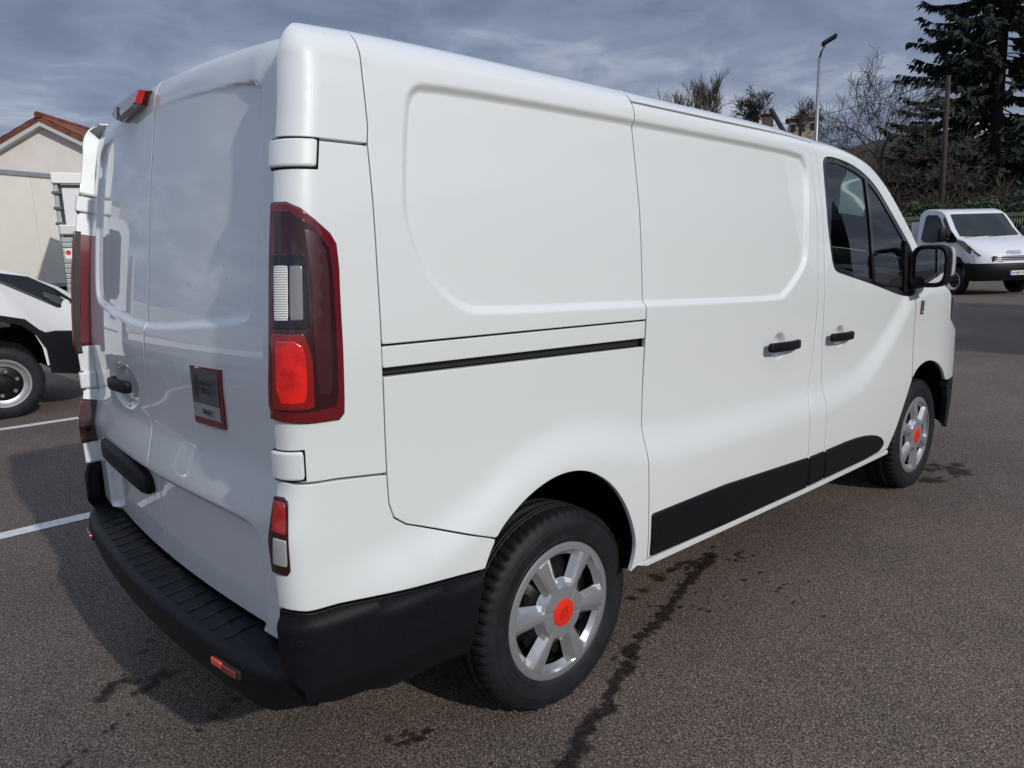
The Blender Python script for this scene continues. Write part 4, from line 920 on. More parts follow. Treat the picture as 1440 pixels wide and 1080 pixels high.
    mb = MB(); q = hullpt(-.10, 1.54, -.62, .012); mb.add([hullpt(-.03+.0, 1.475, -.70, .03)+Vector((.01, 0, .01)), hullpt(-.03, 1.475, -.52, .03)+Vector((.01, 0, .01)), hullpt(-.17, 1.61, -.55, .03)+Vector((.01, 0, .01)), hullpt(-.17, 1.61, -.72, .03)+Vector((.01, 0, .01))], [(0, 1, 2, 3)]); mb.build('windscreen_paper', principled('paper_green', (.62, .75, .68), .7), root)
    for k, z in enumerate((.955, .905, .86)):
        mb = MB(); mb.tube([hullpt(.945-.005*k, z, float(s), .012) for s in np.linspace(-.62, .62, 13)], .013, 6); mb.build('grille_bar', M_CHROME, root, angle=50)
    mb = MB(); V = []
    for z in (.98, .90, .82):
        for s in np.linspace(-.66, .66, 13): V.append(hullpt(.945, z, float(s), .006))
    mb.add(V, [(i*13+j, i*13+j+1, (i+1)*13+j+1, (i+1)*13+j) for i in range(2) for j in range(12)]); mb.build('grille', M_GLOSSBLK, root)
    p = hullpt(.875, 1.06, 0, .02)
    text_mesh('lettering', 'IVECO', .13, M_CHROME, root, frame((p.x+.035, -.26, 1.03), (0, 1, 0), Vector((-.5, 0, .866)), Vector((.866, 0, .5))), extrude=.006, bold=.004)
    mb = MB(); mb.box((1.012, 0, .56), (.012, .52, .11)); np_ = mb.build('number_plate', principled('plate_white', (.72, .72, .66), .5), root)
    mb = MB(); mb.box((1.014, -.235, .56), (.012, .05, .11)); mb.build('plate_band', principled('plate_blue', (.02, .07, .3), .5), np_)
    text_mesh('plate_lettering', 'W-887-FH', .085, M_INK, np_, frame((1.020, -.19, .53), (0, 1, 0), (0, 0, 1), (1, 0, 0)), extrude=.001)
    if rear == 'flatbed':
        mb = MB(); mb.box((-3.4, 0, .62), (4.6, .85, .16)); mb.build('chassis', M_DARK, root)
        bd = MB(); bd.box((-3.45, 0, .98), (3.5, 2.06, .10)); bdo = bd.build('flatbed', M_VWHITE, root)
        for s in (-1, 1):
            for k in range(2):
                mb = MB(); mb.box((-2.58-k*1.74, s*1.03, 1.20), (1.72, .03, .38), bev=.008); mb.build('side_board', principled('alu_grey', (.55, .56, .57), .4, .6), bdo)
        mb = MB(); mb.box((-1.68, 0, 1.45), (.04, 2.0, .9), bev=.008); mb.build('head_board', M_VWHITE, bdo)
        for s in (-1, 1): simple_wheel(root, -3.45, s*.83, .345, .355, .3, s)
    mb = MB(); mb.box((-.75, 0, .62), (2.4, 1.3, .3)); mb.build('underbody', M_DARK, root)
    for y in (.4, -.4):
        mb = MB(); mb.prism([(-1.35, 1.0), (-1.18, 1.0), (-1.28, 1.62), (-1.4, 1.62)], 'y', y-.24, y+.24); mb.box((-1.36, y, 1.74), (.1, .28, .2), bev=.04); mb.build('seat', M_SEATS, root)
    return root
M_GLASS2 = M_VGLASS
daily('white_chassis_cab', 'white truck parked far right in front of the mesh fence, black bumper and number plate', (20.75, 3.55, 0), rad(-124), 'flatbed')
daily('white_light_truck', 'white truck nose at the left edge, headlamp and front wheel beside the bay lines', (-.50, 6.98, 0), 0, 'flatbed')

# ---------------------------------------------------------------- box truck with long white side (left background)
M_BOXW = noisy('box_white', (.70, .68, .60), (.76, .74, .67), 3, .5, 0, lo=.2, hi=.8)
M_ALU = noisy('aluminium', (.42, .43, .43), (.52, .53, .53), 12, .35, 0, metal=.7)
def box_truck(name, label, loc, rz, length, h0, h1, width=2.35):
    """origin at rear-right ground corner, body runs along +x (towards its cab), width towards +y; near side is y=0"""
    root = empty(name, loc, rz, label=label, cat='truck')
    npan = max(3, int(length/1.2)); pw = length/npan
    for k in range(npan):
        mb = MB(); mb.box((pw*(k+.5), .02, (h0+h1)/2), (pw-.006, .04, h1-h0-.16), bev=.003); mb.build('side_panel', M_BOXW, root)
    mb = MB(); mb.box((length/2, width/2+.05, (h0+h1)/2), (length-.02, width-.06, h1-h0-.02)); mb.build('box_body', M_BOXW, root)
    mb = MB(); mb.box((length/2, -.005, h1-.04), (length, .06, .10), bev=.01); mb.build('top_rail', M_ALU, root)
    mb = MB(); mb.box((length/2, -.005, h0+.04), (length, .06, .10), bev=.01); mb.build('bottom_rail', M_ALU, root)
    mb = MB(); mb.box((length/2, width/2, .85), (length+1.5, .8, .22)); mb.build('chassis', M_DARK, root)
    for x in (1.8, length+1.4):
        for (y, s) in ((.18, -1), (width-.18, 1)): simple_wheel(root, x, y, .45, .46, .27, s)
    pr = [(length+.1, .55), (length+2.2, .55), (length+2.25, 1.3), (length+2.1, 1.75), (length+1.8, 2.6), (length+.1, 2.75)]
    mb = MB(); mb.prism(pr, 'y', .08, width-.08); mb.build('cab', M_VWHITE, root)
    mb = MB(); mb.prism([(length+.7, 1.65), (length+1.95, 1.6), (length+1.68, 2.4), (length+.7, 2.45)], 'y', .07, .075); mb.build('cab_window', M_VGLASS, root)
    mb = MB(); V = [(length+2.11, .2, 1.78), (length+2.11, width-.2, 1.78), (length+1.83, width-.25, 2.55), (length+1.83, .25, 2.55)]; mb.add([(x+.008, y, z) for x, y, z in V], [(0, 1, 2, 3)]); mb.build('windscreen', M_VGLASS, root)
    mb = MB(); mb.box((length+2.2, width/2, .62), (.2, width-.16, .35), bev=.04); mb.build('bumper', M_BLACKPL, root)
    return root
# near side runs from (3.3,16.7) to (-3.5,13.3)
box_truck('box_truck', 'long white box truck side behind the white truck nose, grey top rail', (4.2, 17.2, 0), rad(206.6)+0, 6.4, .95, 3.32)
for o in list(bpy.data.objects):
    if o.name == 'box_truck':
        o.location = (4.2, 17.2, 0); o.rotation_euler = (0, 0, rad(26.8)); o.location = (-2.75, 13.68, 0)
# rear of a truck with folded tail lift
tl = empty('tail_lift_truck', pol(74.0, 14.2), rad(77), label='rear of white truck with folded aluminium tail lift, beside the long box truck', cat='truck')
W2 = 1.05
mb = MB(); mb.box((1.7, 0, 1.93), (3.3, 2*W2-.04, 1.75)); mb.build('box_body', M_BOXW, tl)
mb = MB(); mb.box((-.02, 0, 2.79), (.14, 2*W2+.04, .17), bev=.015); mb.build('roof_header', principled('clean_white', (.8, .8, .78), .5), tl)
for s in (-1, 1):
    mb = MB(); mb.box((.0, s*(W2-.03), 1.85), (.07, .07, 1.75), bev=.01); mb.build('frame_post', M_ALU, tl)
    mb = MB(); mb.tube([(-.06, s*(W2-.10), 2.0), (-.06, s*(W2-.10), 2.66)], .014, 8); mb.tube([(-.06, s*(W2-.55), 2.0), (-.06, s*(W2-.55), 2.66)], .014, 8); mb.build('lock_rod', principled('rod_grey', (.12, .12, .12), .4, .6), tl)
    for z in (2.08, 2.32, 2.56):
        mb = MB(); mb.box((-.055, s*(W2-.03), z), (.05, .13, .05), bev=.01); mb.build('door_hinge', principled('hinge_dark', (.10, .10, .10), .5, .5), tl)
    mb = MB(); mb.box((-.05, s*.48, 2.33), (.03, .94, .74), bev=.008); mb.build('rear_door', M_VWHITE, tl)
    mb = MB(); mb.box((-.05, s*.48, 2.665), (.05, .94, .05)); mb.build('door_seal', M_SEAL, tl)
for k in range(11):
    mb = MB(); mb.box((-.16, 0, 1.0+k*.082), (.06, 2*W2-.02, .074), bev=.008); mb.build('platform_plank', M_ALU, tl)
mb = MB(); mb.box((-.165, 0, 1.98), (.08, 2*W2, .16), bev=.02); mb.build('platform_tip', principled('alu_light', (.6, .6, .57), .45, .4), tl)
mb = MB(); mb.box((-.20, W2-.09, 1.60), (.012, .10, .16)); st_ = mb.build('warning_sticker', principled('sticker_white', (.8, .78, .74), .5), tl)
mb = MB(); mb.add([(-.2075, W2-.09+.04*math.cos(t), 1.62+.04*math.sin(t)) for t in np.linspace(0, 6.2832, 17)[:-1]], [tuple(range(16))]); mb.build('sticker_disc', principled('sticker_red', (.6, .03, .03), .5), st_)
mb = MB(); mb.box((.1, 0, .80), (.2, 2*W2, .22), bev=.02); mb.box((1.6, 0, .75), (3.2, .8, .25)); mb.build('underrun_bar', M_BLACKPL, tl)
for s in (-1, 1):
    simple_wheel(tl, .95, s*.82, .40, .42, .3, s)
    mb = MB(); mb.box((-.01, s*.8, .70), (.06, .3, .11), bev=.01); mb.build('tail_lamp', M_REDDARK, tl)

# ---------------------------------------------------------------- house with gable and red tiles
ax, ay, _z = pol(78.3, 38); rdir = Vector((.643, .766, 0)); gdir = Vector((.766, -.643, 0))
house = empty('plastered_house', (ax, ay, 0), math.atan2(rdir.y, rdir.x), label='cream plastered house with red tiled gable roof at upper left', cat='house')
# local: x along ridge (away), y = left of ridge ; gable plane x=0
HWD, PIT, ZAP = 5.2, math.tan(rad(27.5)), 7.25
M_PLASTER = noisy('plaster', (.74, .69, .64), (.80, .75, .70), 1.4, .9, .2, bscale=40)
ze = ZAP-HWD*PIT
mb = MB(); mb.prism([(-HWD, 0), (HWD, 0), (HWD, ze), (0, ZAP), (-HWD, ze)], 'x', 0, 12); mb.build('wall', M_PLASTER, house)
M_TILE = noisy('clay_tile', (.11, .034, .020), (.22, .075, .040), 2.2, .85, .3, bscale=14)
M_WOODW = principled('white_bargeboard', (.55, .55, .53), .7)
ncol = 52; pw = 12.7/ncol
for s in (-1, 1):
    mb = MB(); n = ncol*6+1; rowsn = 22; V = []; F = []
    for r in range(rowsn+1):
        f = r/rowsn; yy = f*(HWD+.45)
        for k in range(n):
            x = -.35+12.7*k/(n-1); ph = (k % 6)/6; zz_ = ZAP+.22-yy*PIT+.045*abs(math.sin(math.pi*ph))+.02*((r % 2) == 0)
            V.append((x, s*yy, zz_))
    for r in range(rowsn):
        for k in range(n-1): F.append((r*n+k, r*n+k+1, (r+1)*n+k+1, (r+1)*n+k))
    mb.add(V, F); mb.build('roof_slope', M_TILE, house)
    mb = MB(); V = []
    for (f, dz) in ((0, 0), (1, 0)):
        yy = f*(HWD+.45)
        for (x, z) in ((-.36, .20), (-.36, -.02), (-.30, -.02), (-.30, .20)): V.append((x, s*yy, ZAP-yy*PIT+z))
    mb.add(V, [(0, 1, 5, 4), (1, 2, 6, 5), (2, 3, 7, 6), (3, 0, 4, 7)]); mb.build('verge_tiles', M_TILE, house)
    mb = MB(); V = []
    for f in (0, 1):
        yy = f*(HWD+.45)
        for (x, z) in ((-.34, -.02), (-.34, -.20), (0, -.20), (0, -.02)): V.append((x, s*yy, ZAP-yy*PIT+z))
    mb.add(V, [(0, 1, 5, 4), (1, 2, 6, 5), (2, 3, 7, 6), (3, 0, 4, 7)]); mb.build('bargeboard', M_WOODW, house)
    for yy in (2.6,):
        mb = MB(); mb.box((-.18, s*yy, ZAP-yy*PIT-.28), (.36, .16, .18)); mb.build('purlin_end', principled('dark_wood', (.05, .035, .025), .8), house)
mb = MB(); mb.tube([(-.42, 0, ZAP+.24), (12.4, 0, ZAP+.24)], .13, 10); mb.build('ridge_tiles', M_TILE, house)
# eaves soffits so the roof has an underside
for s in (-1, 1):
    mb = MB(); mb.add([(-.3, 0, ZAP), (12.3, 0, ZAP), (12.3, s*(HWD+.4), ZAP-(HWD+.4)*PIT), (-.3, s*(HWD+.4), ZAP-(HWD+.4)*PIT)], [(0, 1, 2, 3)]); mb.build('soffit', M_WOODW, house)

# ---------------------------------------------------------------- hill
def hz(d): return max(0., float(np.interp(d, [0, 34, 60, 80, 120, 170, 260, 400], [-.3, -.3, 1.9, 5.0, 14.2, 20, 24, 26])))
V = []; F = []; azs = np.linspace(-2, 62, 60); ds = np.concatenate([np.linspace(33, 120, 26), np.linspace(130, 330, 14)]); r = random.Random(2)
for az in azs:
    ed = min(1, (az+2)/8)*1.0
    for d in ds:
        x, y, _ = pol(az, d); V.append((x, y, hz(d)*ed*(1+.05*math.sin(az*.7)+.04*math.sin(d*.13+az))-.05+r.gauss(0, .08)*(d > 36)))
nd = len(ds); F = [(i*nd+j, i*nd+j+1, (i+1)*nd+j+1, (i+1)*nd+j) for i in range(len(azs)-1) for j in range(nd-1)]
M_HILL = noisy('winter_hillside', (.018, .014, .009), (.038, .029, .019), .5, .95, .6, bscale=6)
tag(mesh_obj('hill', V, F, M_HILL, smooth=True), kind='structure')

# ---------------------------------------------------------------- trees
M_BARK = noisy('bark', (.045, .036, .029), (.085, .068, .055), 6, .95, .4, bscale=25)
M_TWIG = noisy('twigs', (.065, .050, .040), (.12, .092, .074), 1.2, .95)
M_DKBARK = principled('dark_bark', (.022, .017, .014), .95)
def branchy(mb_t, mb_c, p, d, L_, r0, depth, rnd, spread=.55, up=.12, kids=(3, 5), minr=.006, taper=.62):
    n = 4; pts = [Vector(p)]; dd = Vector(d).normalized(); rads = [r0]
    for i in range(n):
        dd = (dd+Vector((rnd.gauss(0, .14), rnd.gauss(0, .14), rnd.gauss(0, .10)+up*.3))).normalized(); pts.append(pts[-1]+dd*(L_/n)); rads.append(r0*(1-(1-taper)*(i+1)/n))
    (mb_t if depth >= 3 else mb_c).tube(pts, rads, 6 if depth >= 3 else 3, cap=False)
    if depth == 0: return
    k = rnd.randint(*kids)
    for i in range(k):
        f = .35+.65*(i+.6)/k; j = min(n-1, int(f*n)); q = pts[j].lerp(pts[j+1], f*n-j)
        a = rnd.uniform(0, 6.283); o = dd.orthogonal().normalized(); o2 = dd.cross(o); side = o*math.cos(a)+o2*math.sin(a)
        nd_ = (dd*(1-spread*.5)+side*spread*rnd.uniform(.7, 1.2)+Vector((0, 0, up))).normalized()
        branchy(mb_t, mb_c, q, nd_, L_*rnd.uniform(.55, .82), max(minr, rads[j]*rnd.uniform(.45, .65)), depth-1, rnd, spread, up, kids, minr, taper)
def bare_tree(name, label, loc, h, r0, seed, depth=5, spread=.6, up=.12, kids=(3, 4), minr=.008, group=None, mat=None):
    rnd = random.Random(seed); root = empty(name, loc, rnd.uniform(0, 6), label=label, cat='tree', group=group); a = MB(); b = MB()
    branchy(a, b, (0, 0, -.3), (rnd.gauss(0, .05), rnd.gauss(0, .05), 1), h*.38, r0, depth, rnd, spread, up, kids, minr)
    a.build('trunk', mat or M_BARK, root, smooth=True); b.build('crown', mat or M_TWIG, root, smooth=True); return root
def hp(az, d, dz=0): return pol(az, d, hz(d)+dz)
bare_tree('bare_tree', 'wide leafless tree with pale twigs left of the tall conifer', hp(22.0, 43, -.2), 15.5, .20, 11, 6, .66, .10, (3, 4), .013, mat=noisy('pale_twigs', (.085, .07, .058), (.15, .125, .105), 1.5, .95))
bare_tree('bare_tree', 'bushy leafless tree low in front of the conifer trunk', hp(18.6, 40, -.2), 10.0, .14, 12, 6, .8, .04, (3, 4), .011)
bare_tree('bare_tree', 'round dense leafless tree on the skyline left of the lamp post', hp(29.5, 105, 3.6), 8.2, .22, 13, 5, .75, .10, (4, 5), .03, mat=M_DKBARK)
bare_tree('bare_tree', 'leafless tree beside the far house on the skyline', hp(26.9, 112, 1.5), 7.5, .16, 14, 5, .5, .15, (3, 4), .025, mat=M_DKBARK)
for i, (az, d, h, lab) in enumerate(((37.0, 100, 8.6, 'slender leafless tree on the skyline, nearest the middle of the van roof'), (35.6, 104, 9.6, 'tall pale leafless tree on the skyline over the sliding door'), (34.3, 102, 9.2, 'leafless tree with upright twigs right of the tall pale one on the skyline'), (33.2, 108, 7.6, 'small leafless tree in a dip of the skyline row'), (31.9, 106, 8.8, 'narrow pale poplar shape at the right end of the skyline row'))):
    bare_tree('bare_tree', lab, hp(az, d, (1.0, 1.0, 1.0, 3.4, 3.6)[i]), h*1.12, .15, 30+i, 5, .42 if i < 4 else .22, .25, (3, 5), .018, group='leafless trees on the skyline')
for i, (az, d, h) in enumerate(((36.3, 118, 8.5), (38.5, 112, 8.0), (30.7, 120, 7.0), (25.4, 60, 5.2), (24.2, 52, 5.0), (23.4, 66, 5.5), (20.4, 50, 6.5), (18.0, 56, 7.0), (26.2, 90, 6.0))):
    labs = ('leafless tree behind the skyline row', 'leafless tree at the left end of the skyline row', 'low leafless tree between the skyline row and the round tree', 'leafless tree just right of the lamp post', 'leafless hillside tree over the front of the van roof', 'leafless hillside tree between lamp post and pale wide tree', 'leafless hillside tree behind the pale wide tree', 'leafless hillside tree behind the wooden pole', 'leafless tree close by the far house')
    bare_tree('bare_tree', labs[i], hp(az, d, -.3), h, .12, 60+i, 5, .6, .15, (3, 4), .014, mat=M_TWIG)
# thicket on the slope : nobody could count it
rnd = random.Random(77); mb = MB()
for i in range(1150):
    az = rnd.uniform(8, 28); d = rnd.uniform(35.5, 50) if i < 750 else rnd.uniform(50, 98); x, y, z = hp(az, d, -.1)
    for k in range(rnd.randint(3, 5)):
        h = rnd.uniform(1.2, 4.4)*(1 if d < 50 else 1.25); dx, dy = rnd.gauss(0, .9), rnd.gauss(0, .9); w = .009+d*.00018
        p0 = Vector((x+rnd.gauss(0, .5), y+rnd.gauss(0, .5), z)); p1 = p0+Vector((dx*.35, dy*.35, h*.5)); p2 = p0+Vector((dx*1.2, dy*1.2, h*rnd.uniform(.75, 1)))
        mb.tube([p0, p1, p2], [w*1.6, w, w*.35], 3, cap=False)
        for q in range(7):
            s = p0.lerp(p1, rnd.uniform(.35, 1)) if q < 3 else p1.lerp(p2, rnd.uniform(.05, .9)); mb.tube([s, s+Vector((rnd.gauss(0, .6), rnd.gauss(0, .6), rnd.uniform(-.15, .75)))], [w*.7, w*.3], 3, cap=False)
tag(mb.build('thicket', noisy('brown_thicket', (.030, .021, .015), (.088, .060, .044), .4, .95), smooth=False), label='brown leafless thicket covering the slope behind the hedge', cat='thicket', kind='stuff')
# conifer
M_NEEDLE = noisy('conifer_needles', (.010, .018, .011), (.026, .040, .022), 1.5, .85)
rnd = random.Random(8); con = empty('conifer', hp(15.3, 44, -.2), 0, label='tall dark conifer at the top right corner', cat='tree'); H = 21.
mb = MB(); mb.tube([(0, 0, 0), (.1, 0, H*.4), (.05, .05, H)], [.34, .24, .03], 10); mb.build('trunk', M_DKBARK, con, smooth=True)
lb = MB(); nv = []; nf = []
for lev in range(58):
    f = lev/57; z = 1.6+f*(H-2.0); Lb = (1-f)**.75*5.7+.3
    for k in range(8):
        az = rnd.uniform(0, 6.283); L_ = Lb*rnd.uniform(.55, 1.12); n = 7; pts = []; dr = rnd.uniform(.10, .28)
        for i in range(n):
            s = i/(n-1); pts.append(Vector((L_*s*math.cos(az), L_*s*math.sin(az), z-L_*dr*s*1.6+L_*dr*1.5*s*s*s+rnd.gauss(0, .04))))
        lb.tube(pts, [.05*(1-f*.6)*(1-.85*i/(n-1)) for i in range(n)], 3, cap=False)
        m = int(30+95*L_/5.6)
        for q in range(m):
            s = rnd.uniform(.18, 1.); i = min(n-2, int(s*(n-1))); p = pts[i].lerp(pts[i+1], s*(n-1)-i)
            t = rnd.uniform(-1.1, 1.1)+az; ln = rnd.uniform(.22, .62)*(1.15-.5*s); d = Vector((math.cos(t), math.sin(t), rnd.uniform(-1.5, -.05))).normalized(); w = d.cross(Vector((rnd.gauss(0, .5), rnd.gauss(0, .5), 1))).normalized()*rnd.uniform(.055, .12)
            b0 = len(nv); mid = p+d*ln*.5+Vector((0, 0, rnd.uniform(-.06, .02))); nv += [p-w*.5, p+w*.5, mid+w, mid-w, p+d*ln+Vector((0, 0, -.10*ln))]; nf += [(b0, b0+1, b0+2, b0+3), (b0+3, b0+2, b0+4)]
lb.build('branches', M_DKBARK, con); mesh_obj('crown', nv, nf, M_NEEDLE, con)
# second dark evergreen mass, lower right of the conifer and small shrub tree at far left
def leafy(name, label, loc, rx, ry, h, n, seed, mat, leaf=.22, trunk=1.0):
    rnd = random.Random(seed); root = empty(name, loc, 0, label=label, cat='tree'); mb = MB(); mb.tube([(0, 0, -.2), (.05, 0, trunk), (.0, .1, h*.8)], [.16, .13, .03], 8); 
    for k in range(10): a = rnd.uniform(0, 6.28); mb.tube([(0, 0, trunk+rnd.uniform(0, h*.4)), (rx*.6*math.cos(a), ry*.6*math.sin(a), trunk+h*.5*rnd.random()+.4)], [.06, .02], 5)
    mb.build('trunk', M_DKBARK, root, smooth=True); V = []; F = []; cl = [(rnd.uniform(-1, 1), rnd.uniform(-1, 1), rnd.uniform(.1, 1), rnd.uniform(.25, .5)) for _ in range(26)]
    for _ in range(n):
        c = rnd.choice(cl); p = Vector((c[0]*rx*.7+rnd.gauss(0, c[3]*.45)*rx, c[1]*ry*.7+rnd.gauss(0, c[3]*.45)*ry, trunk*.5+c[2]*(h-trunk*.5)*.85+rnd.gauss(0, c[3]*.3)*h*.4))
        if p.z < .2: continue
        u = Vector((rnd.gauss(0, 1), rnd.gauss(0, 1), rnd.gauss(0, 1))).normalized(); w = u.orthogonal().normalized(); s = leaf*rnd.uniform(.6, 1.3); b0 = len(V); V += [p-u*s*.5, p+w*s*.28, p+u*s*.5, p-w*s*.28]; F.append((b0, b0+1, b0+2, b0+3))
    mesh_obj('crown', V, F, mat, root); return root
leafy('evergreen_shrub', 'dark evergreen filling the slope below the conifer', hp(14.0, 38.5, -.3), 3.2, 2.4, 4.0, 9000, 21, M_NEEDLE, .2)
leafy('green_tree', 'small green treetop behind the house roof at the left edge', pol(82.0, 60), 3, 3, 8.6, 5000, 22, noisy('green_leaves', (.03, .06, .02), (.06, .10, .03), 2, .8), .3, 3.)
# ---------------------------------------------------------------- hedge and fence
hA = Vector(pol(27, 33.2)); hB = Vector(pol(6.5, 33.8)); M_LEAF = noisy('hedge_leaves', (.022, .042, .012), (.075, .105, .030), 3, .75)
rnd = random.Random(4); V = []; F = []; dv = hB-hA; nn = Vector((-dv.y, dv.x, 0)).normalized()
for _ in range(15000):
    t = rnd.random(); o = rnd.uniform(-.7, .7); top = 2.66+.12*math.sin(t*37)+.10*math.sin(t*91); z = top*(1-(abs(rnd.gauss(0, .35))) ) if rnd.random() < .8 else rnd.uniform(.1, top)
    if z < .05: continue
    p = hA+dv*t+nn*(o if rnd.random() < .5 else math.copysign(.65, o)*rnd.uniform(.85, 1.1)); p.z = z
    u = Vector((rnd.gauss(0, 1), rnd.gauss(0, 1), rnd.gauss(0, 1))).normalized(); w = u.orthogonal().normalized(); s = rnd.uniform(.10, .22); b0 = len(V); V += [p-u*s*.5, p+w*s*.35, p+u*s*.5, p-w*s*.35]; F.append((b0, b0+1, b0+2, b0+3))
hedge = empty('hedge', (0, 0, 0), label='clipped green hedge running behind the mesh fence', cat='hedge'); mesh_obj('foliage', V, F, M_LEAF, hedge)
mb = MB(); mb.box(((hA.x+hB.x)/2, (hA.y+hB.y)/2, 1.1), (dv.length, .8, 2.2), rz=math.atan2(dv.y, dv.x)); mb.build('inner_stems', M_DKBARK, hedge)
fA = Vector(pol(26, 31.0)); fB = Vector(pol(7.5, 31.4)); dv = fB-fA; L_ = dv.length; nb_ = int(L_/2.5); fence = empty('mesh_fence', (fA.x, fA.y, 0), math.atan2(dv.y, dv.x), label='pale green welded mesh fence panels on posts behind the far truck', cat='fence')
M_FENCE = principled('fence_green', (.30, .34, .22), .6); pw = L_/nb_
pmb = MB()
for k in range(int(pw/.075)): pmb.box((.04+k*.075, 0, 1.12), (.012, .012, 2.1))
for z in (.1, .48, .86, 1.24, 1.62, 1.94, 2.14): pmb.box((pw/2, .012, z), (pw, .014, .022)); pmb.box((pw/2, .012, z+.06), (pw, .014, .018))
p0 = pmb.build('mesh_panel', M_FENCE, fence); post0 = MB().box((0, 0, 1.15), (.06, .06, 2.3), bev=.008).build('post', M_FENCE, fence)
for i in range(1, nb_): c_ = p0.copy(); COL.objects.link(c_); c_.parent = fence; c_.location = (i*pw, 0, 0)
for i in range(1, nb_+1): c_ = post0.copy(); COL.objects.link(c_); c_.parent = fence; c_.location = (i*pw, 0, 0)
mb = MB(); mb.box((0, 0, 1.2), (.10, .10, 2.4), bev=.01)
gp = mb.build('gate_post', principled('post_white', (.6, .6, .58), .6)); gp.location = pol(18.3, 29.6); tag(gp, 'single white post at the rear of the far truck cab', 'post')
# ---------------------------------------------------------------- lamp post, poles, cable, far house
lx, ly, _ = pol(25.75, 28.2); lp_ = empty('lamp_post', (lx, ly, 0), rad(-60), label='tall grey lamp post with dark flood head rising behind the van', cat='lamp post')
mb = MB(); mb.tube([(0, 0, 0), (0, 0, 4), (0, 0, 7.45)], [.085, .07, .045], 12); mb.build('mast', principled('galvanised', (.30, .31, .32), .45, .6), lp_, smooth=True)
mb = MB(); mb.tube([(0, 0, 7.4), (.05, 0, 7.62), (.16, 0, 7.82)], [.04, .035, .03], 8); mb.build('arm', principled('galvanised_dark', (.08, .08, .085), .5, .5), lp_, smooth=True)
bm = MB(); bm.box((.0, 0, 0), (.50, .42, .10), bev=.03); hd = bm.build('lamp_head', principled('lamp_black', (.012, .012, .014), .5), lp_); hd.location = (.28, 0, 7.98); hd.rotation_euler = (0, rad(-28), 0)
mb = MB(); mb.box((.30, 0, 7.92), (.36, .3, .01)); gl_ = mb.build('lamp_glass', M_VGLASS, lp_); gl_.rotation_euler = (0, 0, 0); bpy.data.objects.remove(gl_)
ux, uy, _ = pol(17.9, 37); up_ = MB(); up_.tube([(0, 0, hz(37)-.3), (-.05, .02, 4), (.0, .10, 8.0)], [.13, .115, .09], 10)
uo = up_.build('wooden_pole', noisy('pole_wood', (.032, .021, .016), (.055, .036, .028), 4, .9), None, smooth=True); uo.location = (ux, uy, 0); tag(uo, 'leaning reddish wooden utility pole in front of the conifer', 'pole')
a = Vector(pol(28.75, 70, 1.49+70*.158)); b = Vector(pol(27.75, 69, 1.49+69*.128)); mb = MB(); mb.tube([a, b], [.20, .20], 8); mb.tube([b, b+(b-a)*2.2], .2, 8)
lo_ = mb.build('crane_jib', principled('dark_steel', (.02, .02, .024), .6)); tag(lo_, 'dark slanting crane jib on the skyline left of the far house', 'crane')
mb = MB(); A0 = Vector((ux, uy, 7.9)); B0 = Vector(pol(33, 75, 1.49+75*.138)); pts = []
for i in range(17):
    t = i/16; p = A0.lerp(B0, t); p.z -= 2.4*t*(1-t); pts.append(p)
mb.tube(pts, .018, 4); tag(mb.build('power_cable', M_SEAL), 'thin sagging power cable crossing behind the lamp post', 'cable')
vx, vy, vz = hp(26.55, 118); villa = empty('far_house', (vx, vy, vz), rad(26.5+90), label='small cream house with orange roof on the far hill', cat='house')
mb = MB(); mb.box((0, 0, 1.9), (4.2, 4, 5.2)); mb.build('wall', noisy('cream_wall', (.42, .36, .27), (.50, .44, .34), 1, .9), villa)
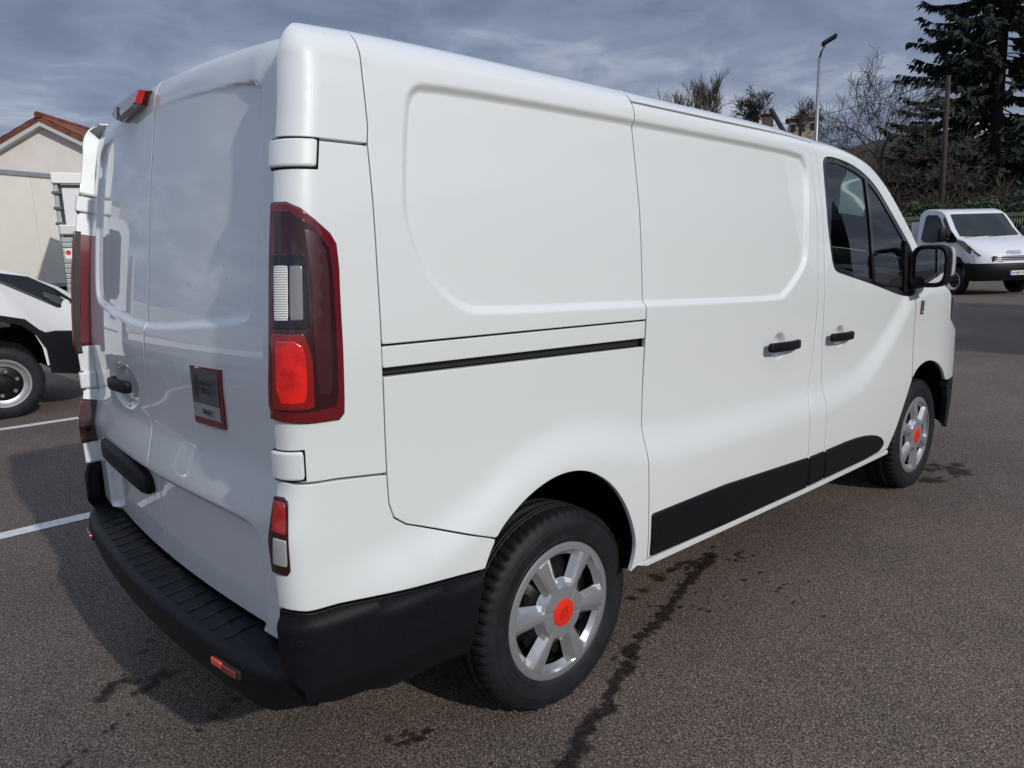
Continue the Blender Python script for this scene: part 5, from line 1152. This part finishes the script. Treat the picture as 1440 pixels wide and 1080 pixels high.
mb = MB(); mb.add([(-2.5, -2.4, 4.5), (2.5, -2.4, 4.5), (2.5, 2.4, 4.5), (-2.5, 2.4, 4.5), (-.6, 0, 5.5), (.6, 0, 5.5)], [(0, 1, 5, 4), (1, 2, 5), (2, 3, 4, 5), (3, 0, 4), (3, 2, 1, 0)]); mb.build('roof', noisy('orange_tile', (.24, .12, .06), (.32, .17, .09), 2, .9), villa)
for x in (-1.2, .2, 1.4):
    mb = MB(); mb.box((x, 2.01, 3.3), (.6, .06, 1.0)); mb.build('window', M_VGLASS, villa); mb = MB(); mb.box((x, -2.01, 3.3), (.6, .06, 1.0)); mb.build('window', M_VGLASS, villa)
vx, vy, vz = hp(28.95, 112); vz += 2.2; ch = empty('stone_gatehouse', (vx, vy, vz), rad(30), label='tiny square stone tower beside the round skyline tree', cat='tower')
mb = MB(); mb.box((0, 0, 1.7), (1.5, 1.5, 4.2)); mb.build('wall', principled('brown_stone', (.12, .09, .07), .9), ch); mb = MB(); mb.box((0, 0, 3.9), (1.9, 1.9, .25)); mb.build('roof', principled('brown_roof', (.10, .06, .045), .9), ch)
# ---------------------------------------------------------------- showroom hall right of the picture: its shadow lies across the far lane, its front shows in the glass
hall = empty('showroom_hall', (13.2, -14.4, 0), 0, label='white fronted showroom hall beyond the right edge, shading the far lane', cat='building')
mb = MB(); mb.box((0, 0, 3.45), (7.8, 14, 6.9)); mb.build('wall', noisy('grey_cladding', (.20, .21, .22), (.24, .25, .26), .8, .6), hall)
for k in range(5):
    for (sx_, dx_, rz_) in (('n', 0, 0),):
        mb = MB(); mb.box((-3.12+k*1.56, 7.06, 6.05), (1.54, .10, 1.78), bev=.01); mb.build('fascia_panel', principled('fascia_white', (.78, .80, .78), .45), hall)
        mb = MB(); mb.box((-3.12+k*1.56, 7.03, 2.6), (1.46, .05, 4.6)); mb.build('glass_pane', M_VGLASS, hall)
for k in range(9):
    mb = MB(); mb.box((-3.96, -6.2+k*1.56, 6.05), (.10, 1.54, 1.78), bev=.01); mb.build('fascia_panel', principled('fascia_white', (.78, .80, .78), .45), hall)

# white truck on the far side of the van, glimpsed through the cab windows
ax_, ay_, _ = pol(22.55, 19.5)
box_truck('box_truck', 'white box truck glimpsed through the cab side window of the van', (ax_, ay_, 0), rad(116), 4.6, .95, 2.62, 2.1)
